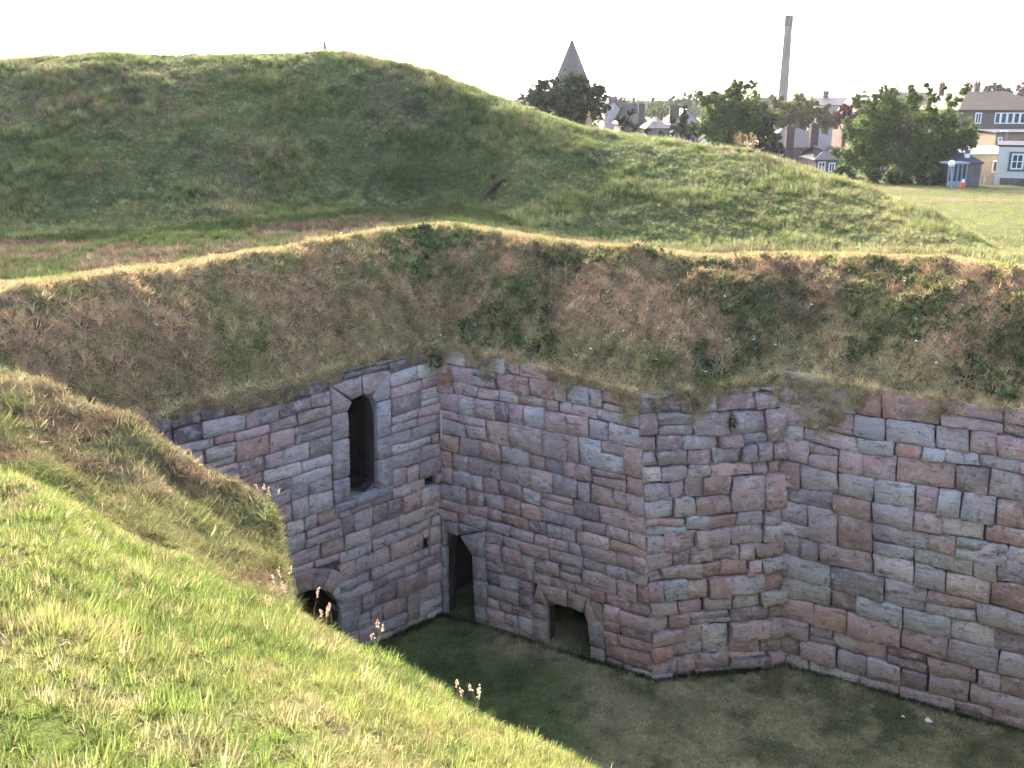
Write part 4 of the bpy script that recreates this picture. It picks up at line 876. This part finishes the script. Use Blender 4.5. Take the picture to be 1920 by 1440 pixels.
for i, (px, py, r, Y, m, lb) in enumerate([(1225, 192, 12, 240, L_FAR, 'pale far tree above the slate roofed cottages'), (1240, 205, 12, 190, L_FAR, 'yellowish green far tree between two cottages'), (1262, 188, 9, 240, L_FAR, 'pale far tree left of the far wood'), (1285, 182, 11, 240, L_FAR, 'hazy round far tree left of the tall green tree'), (1305, 178, 9, 250, L_FAR, 'hazy far tree touching the tall green tree'),
        (1165, 190, 9, 230, L_FAR, 'pale far tree behind the pale gable'), (1440, 184, 9, 220, L_FAR, 'pale far tree right of the tall green tree'), (1815, 166, 9, 200, L_FAR, 'hazy far tree left of the lone roof chimney'), (1855, 165, 8, 200, L_FAR, 'hazy far tree above the long brown roof'), (1872, 163, 8, 200, L_FAR, 'second hazy far tree above the long brown roof'),
        (1916, 164, 10, 190, L_BRN, 'brownish far tree above the right end of the long brown roof'), (1890, 170, 6, 200, L_FAR, 'small hazy far tree beside the brownish tree'), (1528, 186, 7, 230, L_FAR, 'small pale far tree left of the far grey roof'), (1615, 180, 9, 200, L_FAR, 'pale far tree left of the biggest tree top')]):
    tree('far_tree', lb, [(px, py, r), (px - r * .8, py + r * .5, r * .7), (px + r * .8, py + r * .4, r * .75), (px, py + r, r)], Y, m, 500, .38, group='hazy far trees on the horizon')
mb = MB()
# far wood: one mass of foliage behind the town
def wood():
    m = 9000; px = rng.uniform(900, 2100, m); py = 186 + 8 * fbm(px * .02, px * 0, 7, 3) + rng.random(m) * 26; C = np.array([P(a, b, Y) for a, b, Y in zip(px, py, rng.uniform(280, 330, m))])
    a = rng.normal(0, 1, (m, 3)); a /= np.linalg.norm(a, axis=1)[:, None]; b = np.cross(a, rng.normal(0, 1, (m, 3))); b /= np.linalg.norm(b, axis=1)[:, None]; s = rng.uniform(.4, 1.1, m)[:, None]
    q = np.stack([C - a * s, C + b * s, C + a * s, C - b * s], 1).reshape(-1, 3); return q, np.arange(m * 4).reshape(-1, 4)
q, f = wood(); tag(meshobj('far_wood', q, f, L_FAR, None, False, q.mean(0)), 'low hazy belt of far woodland along the horizon', 'wood', kind='stuff')

# ------------------------------------------------------------------ town
SLATE = simple('slate', (.088, .080, .088), .6, .2, 1.2, .5, .03, sx=(1, 1, 6)); SLATE_D = simple('slate_dark', (.055, .053, .066), .6, .2, 1.2, .5, .03, sx=(1, 1, 6)); TILE = simple('roof_tile_brown', (.105, .083, .064), .8, .15, 1.2, .5, .03, sx=(1, 1, 8))
HARL = simple('harl_pale', (.30, .275, .28), .9, .12, 2); RUB = simple('rubble_brown', (.16, .12, .108), .95, .35, 3, .8, .03); PINKW = simple('wall_pink_brick', (.22, .135, .115), .9, .3, 3); BRICK = simple('chimney_brick', (.085, .06, .056), .95, .4, 5, .8, .03)
DASH = simple('grey_dash', (.15, .118, .092), .95, .15, 2); WHITEW = simple('white_render', (.66, .61, .52), .85, .05, 2); CREAM = simple('cream_render', (.38, .32, .24), .9, .12, 2); TAN = simple('tan_block', (.22, .17, .12), .9, .12, 2)
FRAME = simple('white_paint', (.75, .76, .76), .5, .05, 4, 0); GLASS = simple('dark_glass', (.04, .045, .055), .15, .2, 2, 0); POT = simple('clay_pot', (.17, .10, .075), .85, .2, 6); LEAD = simple('lead', (.19, .195, .21), .5, .1, 3); BLUEG = simple('pale_blue_paint', (.26, .31, .34), .5, .1, 3, 0); CONC = simple('concrete', (.115, .088, .084), .9, .14, .25, .3, .02, sx=(1, 1, .3)); BLACKM = simple('sooty_cap', (.025, .024, .028), .8, .3, 1)
def house(name, label, c, wdt, dep, gz_, eave, ridge, wall, roof, rz=0, hip=0.0, gable_front=False, chimneys=(), windows=(), cat='house', group=None, ov=.25):
    """c: centre of the front face (x, y); local x along the front, local y away from the viewer"""
    ca, sa = math.cos(rz), math.sin(rz)
    def L(x, y, z): return (c[0] + x * ca - y * sa, c[1] + x * sa + y * ca, z)
    t = empty(name, (c[0], c[1], gz_), label, cat, group); hw = wdt / 2; mb = MB(); v = [L(-hw, 0, gz_), L(hw, 0, gz_), L(hw, dep, gz_), L(-hw, dep, gz_), L(-hw, 0, eave), L(hw, 0, eave), L(hw, dep, eave), L(-hw, dep, eave)]
    f = [(0, 1, 5, 4), (1, 2, 6, 5), (2, 3, 7, 6), (3, 0, 4, 7)]
    th = .12
    if gable_front:
        v += [L(0, 0, ridge), L(0, dep, ridge)]; f += [(4, 5, 8), (7, 9, 6)]; mb.add(v, f); mb.build('wall', wall, t)
        rb = MB(); o = ov; k = (ridge - eave) / hw
        for s_ in (-1, 1):
            a = [L(s_ * (hw + o), -o * .4, eave - k * o + .02), L(0, -o * .4, ridge + .02), L(0, dep + o * .4, ridge + .02), L(s_ * (hw + o), dep + o * .4, eave - k * o + .02)]
            rb.add(a + [(p[0], p[1], p[2] + th) for p in a], [(0, 1, 2, 3), (7, 6, 5, 4), (0, 4, 5, 1), (1, 5, 6, 2), (2, 6, 7, 3), (3, 7, 4, 0)])
        rf = rb.build('roof', roof, t)
    else:
        if hip == 0: v += [L(-hw, dep / 2, ridge), L(hw, dep / 2, ridge)]; f += [(4, 7, 8), (5, 9, 6)]
        mb.add(v, f); mb.build('wall', wall, t); rb = MB(); o = ov; k = (ridge - eave) / (dep / 2); ez = eave - k * o + .02; hx = hw - hip
        xo = hw + (o if hip else .12)
        lo = [L(-xo, -o, ez), L(xo, -o, ez), L(xo, dep + o, ez), L(-xo, dep + o, ez)]; xr = hx if hip else hw + .12; up = [L(-xr, dep / 2, ridge + .02), L(xr, dep / 2, ridge + .02)]
        V_ = lo + up; n_ = len(V_); V_ = V_ + [(p[0], p[1], p[2] + th) for p in V_]
        fa = [(0, 1, 5, 4), (2, 3, 4, 5), (1, 2, 5), (3, 0, 4)]
        rb.add(V_, [tuple(i + n_ for i in q) for q in fa] + [q[::-1] for q in fa] + [(i, (i + 1) % 4, n_ + (i + 1) % 4, n_ + i) for i in range(4)]); rf = rb.build('roof', roof, t)
        rg_ = MB(); rg_.tube(Vector(up[0]) + Vector((0, 0, th)), Vector(up[1]) + Vector((0, 0, th)), .11, .11, 6); ro = rg_.build('ridge_tile', LEAD, rf) if False else None
    for (x, y, w_, z0, z1, m_) in chimneys:
        cb = MB(); q = L(x, y, (z0 + z1) / 2); cb.box(q, (w_, w_ * .75, z1 - z0), rz); cb.box((q[0], q[1], z1 - .08), (w_ * 1.18, w_ * .93, .16), rz); ch = cb.build('chimney', m_, t)
        pb = MB()
        for k in (-.28, .28): pq = L(x + k * w_, y, z1); pb = MB(); pb.tube((pq[0], pq[1], z1), (pq[0], pq[1], z1 + .26), .12, .10, 7); pt_ = pb.build('chimney_pot', POT, None); pt_.parent = ch; pt_.location = pt_.location - t.location - ch.location
    for (x, z, w_, h_, nx, ny) in windows:
        fb = MB(); 
        for s_ in (-1, 1): fb.box(L(x + s_ * w_ / 2, -.03, z), (.10, .12, h_ + .1), rz); fb.box(L(x, -.03, z + s_ * h_ / 2), (w_ - .1, .12, .10), rz)
        for k in range(1, nx): fb.box(L(x - w_ / 2 + w_ * k / nx, -.03, z), (.07, .09, h_ - .1), rz)
        for k in range(1, ny): fb.box(L(x, -.03, z - h_ / 2 + h_ * k / ny), (w_ - .1, .08, .06), rz)
        wf = fb.build('window', FRAME, t); gb = MB(); gb.box(L(x, -.012, z), (w_ - .06, .03, h_ - .06), rz); g_ = gb.build('pane', GLASS, None); g_.parent = wf; g_.location = g_.location - t.location - wf.location
    return t
def zz(py, Y): return float(P(960, py, Y)[2])
def xx(px, Y, py=200): return float(P(px, py, Y)[0])
def H(name, label, px0, px1, py_e, py_r, Y, dep, wall, roof, gz_=None, chim=(), win=(), **k):
    e, r_ = zz(py_e, Y), zz(py_r, Y + dep / 2 if not k.get('gable_front') else Y); x0, x1 = xx(px0, Y, py_e), xx(px1, Y, py_e); c = ((x0 + x1) / 2, Y)
    gz_ = gz_ if gz_ is not None else gz(c[0], Y) - .3; ch = []
    for (px, pa, pb, wpx, yo, m_) in chim:
        Yc = Y + yo; s_ = (Yc * cp) / F; ch.append((xx(px, Yc, pa) - c[0], yo, wpx * s_ * 1.04, zz(pb, Yc), zz(pa, Yc), m_))
    wn = []
    for (a, b, c0, c1, nx, ny) in win:
        wn.append(((xx(a, Y, c0) + xx(b, Y, c0)) / 2 - c[0], (zz(c0, Y) + zz(c1, Y)) / 2, xx(b, Y, c0) - xx(a, Y, c0), zz(c0, Y) - zz(c1, Y), nx, ny))
    return house(name, label, c, x1 - x0, dep, gz_, e, r_, wall, roof, chimneys=ch, windows=wn, **k)
H('stone_house', 'pale harled gable end with a brown chimney, right of the dark tree', 1134, 1166, 207, 191, 142, 9, HARL, SLATE, gable_front=True, chim=[(1149, 181, 200, 16, .5, RUB)], win=[(1145, 1149, 199, 204, 1, 1)])
H('slate_cottage', 'cottage with a light slate hipped roof and a dark chimney at its right end', 1163, 1212, 232, 196, 128, 8, RUB, SLATE, hip=2.6, chim=[(1203, 195, 232, 11, -.3, BRICK), (1188, 186, 200, 5, 4, RUB)])
H('slate_cottage', 'low cottage roof peeping over the mound with a white skylight', 1214, 1256, 241, 223, 120, 6, RUB, SLATE, hip=1.2, chim=[(1228, 219, 228, 5, 1.5, FRAME)])
H('gabled_house', 'house with a broad pale gable and dark chimney left of the tall green tree', 1262, 1312, 232, 206, 126, 9, HARL, SLATE, gable_front=True, chim=[(1265, 198, 232, 17, .6, BRICK)])
H('distant_house', 'bluish slate roof half hidden behind the tall green tree', 1418, 1450, 205, 184, 170, 9, RUB, SLATE_D)
H('distant_house', 'far pale roof with one stub chimney on the skyline left of the biggest tree', 1540, 1612, 198, 184, 175, 10, HARL, SLATE, chim=[(1549, 171, 190, 9, 5, RUB)])
H('distant_house', 'far gable roof with white trim behind the biggest tree', 1600, 1650, 215, 185, 150, 9, PINKW, TILE, gable_front=True)
H('terrace_cottage', 'slate roofed pinkish cottage with two tall brick chimneys', 1442, 1560, 277, 243, 104, 8.5, PINKW, SLATE, hip=2.4, chim=[(1482, 238, 300, 14, -.4, BRICK), (1528, 233, 300, 14, -.4, BRICK)], win=[(1463, 1471, 290, 306, 2, 1), (1502, 1510, 286, 306, 2, 1)])
H('cottage_wing', 'lower cottage wing with hipped dark slate roof and white windows', 1530, 1580, 300, 276, 97, 6, RUB, SLATE_D, hip=2.2, win=[(1535, 1547, 304, 322, 2, 2), (1555, 1565, 306, 322, 2, 1)])
for i, (px, py, lb) in enumerate([(1515, 263, 'white skylight on the two chimneyed cottage, left one'), (1558, 260, 'white skylight on the two chimneyed cottage, right one')]): pass
H('long_building', 'long grey dashed building with broad brown tiled roof and a strip of windows', 1800, 1990, 207, 174, 98, 11, DASH, TILE, hip=3.0, chim=[(1833, 156, 176, 9, 7, RUB)], win=[(1830, 1840, 212, 231, 2, 1), (1867, 1876, 212, 231, 1, 1), (1878, 1888, 212, 231, 1, 1), (1890, 1900, 212, 231, 1, 1), (1902, 1912, 212, 231, 1, 1), (1914, 1924, 212, 231, 1, 1), (1945, 1957, 212, 231, 1, 1)])
H('brown_roofed_block', 'brown tiled roof block half hidden behind the biggest tree', 1700, 1778, 205, 175, 110, 11, DASH, TILE, hip=0, chim=[(1767, 157, 180, 8, 5, BRICK)])
H('flat_annex', 'low tan block annex in front of the long grey building', 1868, 1990, 250, 245, 90, 6, TAN, SLATE_D, hip=0, win=[(1864 + 8, 1864 + 14, 258, 266, 1, 1)])
# garden wall and shed roof between them
H('cream_shed', 'cream rendered low building with pale blue grey roof', 1806, 1900, 291, 276, 76, 6, CREAM, LEAD, hip=0, win=[(1862, 1870, 302, 322, 1, 1)])
H('white_house', 'white rendered low house with a dark framed small paned window, right edge', 1880, 1990, 276, 268, 70, 4, WHITEW, SLATE_D, hip=0, win=[(1903, 1921, 290, 317, 2, 2)], ov=.05, rz=-R(27))
# dark surround of its window and brown base course belong to it
wh = [o for o in COL.objects if o.name.startswith('white_house')][0]
def child_box(parent, name, c, d, mat, rz=0): mb = MB(); mb.box(c, d, rz); return mb.build(name, mat, parent)
Yw = 70; a, b = xx(1896, Yw, 300), xx(1928, Yw, 300); z0, z1 = zz(322, Yw), zz(285, Yw); GREYP = simple('grey_surround', (.14, .12, .13), .8, .1, 3); cw = (wh.location[0], Yw); rw_ = -R(27)
def WLc(x, y, z): x -= cw[0]; return (cw[0] + x * math.cos(rw_) - y * math.sin(rw_), cw[1] + x * math.sin(rw_) + y * math.cos(rw_), z)
for (c, d) in (((a + .1, -.03, (z0 + z1) / 2), (.2, .08, z1 - z0)), ((b - .1, -.03, (z0 + z1) / 2), (.2, .08, z1 - z0)), (((a + b) / 2, -.03, z1 - .08), (b - a - .4, .08, .16)), (((a + b) / 2, -.03, z0 + .08), (b - a - .4, .08, .16))): child_box(wh, 'window_surround', WLc(*c), d, GREYP, rw_)
child_box(wh, 'base_course', WLc((xx(1880, Yw, 340) + xx(1990, Yw, 340)) / 2, -.06, zz(343, Yw)), (xx(1990, Yw, 340) - xx(1880, Yw, 340), .2, zz(335, Yw) - zz(351, Yw)), RUB, rw_)
# small brick shed with slate roof
H('brick_shed', 'small brown brick shed with a slate roof behind the globe lamp', 1798, 1841, 307, 290, 67.5, 3.0, RUB, SLATE_D, hip=.5, chim=[(1814, 288, 296, 7, .6, FRAME)], ov=.12)
# glazed shelter
Ys = 65.5; t = empty('glazed_shelter', (xx(1792, Ys, 350), Ys, zz(352, Ys)), 'pale blue glazed porch shelter beside the brick shed', 'shelter')
x0, x1, zb, zt = xx(1778, Ys, 330), xx(1811, Ys, 330), zz(353, Ys), zz(308, Ys)
for k in range(5): child_box(t, 'post', (x0 + (x1 - x0) * k / 4, Ys, (zb + zt) / 2), (.07, .07, zt - zb), BLUEG)
child_box(t, 'roof', ((x0 + x1) / 2, Ys + .6, zt + .07), (x1 - x0 + .2, 1.5, .12), BLUEG)
child_box(t, 'dwarf_panel', ((x0 + x1) / 2, Ys + .05, zb + (zt - zb) * .15), (x1 - x0, .04, (zt - zb) * .3), BLUEG)
for k in range(4): child_box(t, 'pane', (x0 + (x1 - x0) * (k + .5) / 4, Ys + .02, zb + (zt - zb) * .64), ((x1 - x0) / 4 - .08, .02, (zt - zb) * .66), GLASS)
# globe lamp
Yl = 62; t = empty('globe_lamp', P(1785, 352, Yl), 'white globe lamp on a pale slender post beside the glazed shelter', 'street lamp'); q0, q1 = P(1786, 354, Yl), P(1784, 312, Yl)
mb = MB(); mb.tube(q0 - np.array([0, 0, .5]), (q1[0], Yl, q1[2]), .07, .05, 8); mb.build('post', BLUEG, t); mb = MB(); mb.sphere((q1[0], Yl, q1[2] + .18), .22, 12, 8); mb.build('globe', FRAME, t, True)
# orange and white cone
Yc = 63; q = P(1803, 352, Yc); t = empty('traffic_cone', q, 'orange traffic cone with a white top by the shelter door', 'traffic cone')
ORN = simple('cone_orange', (.65, .12, .05), .5, .05, 5, 0); mb = MB(); mb.box((q[0], Yc, q[2] + .02), (.42, .42, .05)); mb.tube((q[0], Yc, q[2] + .04), (q[0], Yc, q[2] + .34), .17, .10, 12); mb.build('base', ORN, t); mb = MB(); mb.tube((q[0] + .05, Yc, q[2] + .342), (q[0] + .05, Yc, q[2] + .56), .10, .055, 12); mb.build('reflective_band', FRAME, t)
# iron gate and fence beside the cream shed
Yg = 73; t = empty('railing', P(1855, 350, Yg), 'thin pale railing in front of the cream shed', 'railing'); xa, xb = xx(1838, Yg, 345), xx(1882, Yg, 345); zb, zt = zz(352, Yg), zz(330, Yg)
for k in range(7): child_box(t, 'post', (xa + (xb - xa) * k / 6, Yg, (zb + zt) / 2), (.05, .05, zt - zb), LEAD)
for z_ in (.35, .9): child_box(t, 'rail', ((xa + xb) / 2, Yg + .05, zb + (zt - zb) * z_), (xb - xa, .04, .04), LEAD)
# street light on the annex
Yq = 86; t = empty('street_lamp', P(1885, 275, Yq), 'thin street lamp with a pale horizontal head before the long building', 'street lamp'); q = P(1886, 247, Yq); qb = P(1888, 290, Yq)
mb = MB(); mb.tube(qb, (q[0] + .1, Yq, q[2]), .05, .035, 6); mb.build('post', LEAD, t); mb = MB(); mb.box((q[0] - .15, Yq, q[2] + .03), (.6, .2, .1)); mb.build('lamp_head', FRAME, t)
# hedges and bushes at the foot of the town
for (lb, lob, Y, m_, n__) in [('dark hedge under the gabled house on the skyline', [(1290, 240, 12), (1312, 248, 12), (1275, 242, 10), (1330, 255, 12)], 88, L_DARK, 1500), ('green hedge left of the two chimneyed cottage', [(1445, 300, 12), (1460, 306, 10), (1430, 296, 10)], 90, L_DARK, 1500),
        ('green bushes between the cottage wing and the biggest tree', [(1585, 318, 14), (1600, 330, 12), (1570, 322, 10), (1612, 338, 9), (1590, 300, 12)], 82, L_MID, 2200), ('low hedge of bushes below the slate roofed cottages', [(1170, 236, 7), (1190, 240, 7), (1215, 246, 7), (1240, 250, 7), (1258, 254, 7)], 90, L_DARK, 1500),
        ('dark bush beside the glazed shelter under the biggest tree', [(1760, 338, 14), (1745, 345, 12), (1730, 340, 12)], 67.5, L_DARK, 1500), ('yellowish bush behind the cottages', [(1232, 212, 12), (1245, 206, 9), (1222, 218, 8), (1258, 214, 10)], 150, L_OLV, 1500)]:
    tree('bush', lb, lob, Y, m_, n__, .17, cat='bush')
# tall industrial chimney
Yk = 330; base = P(1467, 195, Yk); top = P(1480, 30, Yk); s = Yk / F; xc = float((base[0] + top[0]) / 2); z0, z1 = -2.0, float(top[2])
t = empty('tall_chimney', (xc, Yk, z0), 'very tall slender concrete chimney stack with a black cap', 'chimney'); zc = zz(49, Yk)
mb = MB(); 
xt = float(P(1480, 30, Yk)[0]); xb = float(P(1468, 180, Yk)[0]); xc = (xt + xb) / 2
n_ = 20
mb.tube((xc, Yk, z0), (xc, Yk, zc), 9.0 * s, 6.9 * s, n_)
mb.build('stack', CONC, t); mb = MB(); mb.tube((xc, Yk, zc + .02), (xc, Yk, z1), 7.3 * s, 7.6 * s, n_); mb.tube((xc, Yk, z1 + .01), (xc, Yk, z1 + .25), 6.2 * s, 6.2 * s, n_); mb.build('cap', BLACKM, t)
# church spire
Yp = 200; s = Yp * cp / F; ap = P(1074, 70, Yp); xb_ = ap[0] - .2; zb = zz(165, Yp); hw = 40 * s
t = empty('church', (ap[0], Yp, -1), 'church tower with a steep dark slate spire rising behind the dark tree', 'church')
mb = MB(); n_ = 8
cen = (float(P(1070, 145, Yp)[0]) + ap[0]) / 2
for k in range(n_):
    a = 2 * math.pi * (k + .5) / n_; mb.v.append((cen + hw * math.cos(a), Yp + hw * math.sin(a), zb))
mb.v.append((cen, Yp, ap[2])); mb.f += [(k, (k + 1) % n_, n_) for k in range(n_)] + [list(range(n_))[::-1]]
sp_ = mb.build('spire', SLATE_D, t)
mb = MB(); mb.tube((cen, Yp, ap[2] - .1), (cen, Yp, ap[2] + 1.4), .06, .03, 6); mb.box((cen, Yp, ap[2] + 1.0), (.6, .06, .06)); f_ = mb.build('finial', LEAD, t)
mb = MB(); mb.box((cen, Yp, (zb - 1) / 2 - .02), (hw * 1.9, hw * 1.9, zb + 1)); mb.build('tower', RUB, t)
# far steeple tip
Yt = 320; q = P(608, 68, Yt); s = Yt / F; t = empty('far_steeple', (q[0], Yt, -2), 'thin far steeple tip poking above the top of the mound', 'steeple')
mb = MB(); mb.tube((q[0], Yt, 8), (q[0], Yt, q[2]), 5.5 * s * 3.0, .12, 8); mb.build('spire', SLATE_D, t); mb = MB(); mb.box((q[0], Yt, 3), (4, 4, 10.2)); mb.build('tower', RUB, t)
for W in WALLS.values(): print('stones', sum(1 for o in bpy.data.objects if o.parent == W.root and o.name.startswith('stone')))

# ------------------------------------------------------------------ air
hz = MB(); hz.box((0, 1000, 22), (2600, 2600, 70)); mh = bpy.data.materials.new('air'); mh.use_nodes = True; n = mh.node_tree; n.nodes.remove(n.nodes['Principled BSDF'])
pv = n.nodes.new('ShaderNodeVolumePrincipled'); pv.inputs['Color'].default_value = (.93, .95, 1, 1); pv.inputs['Density'].default_value = .00016; pv.inputs['Anisotropy'].default_value = .2
n.links.new(pv.outputs[0], n.nodes['Material Output'].inputs['Volume']); tag(hz.build('haze', mh), 'thin pale summer haze over the town', 'haze', kind='stuff')
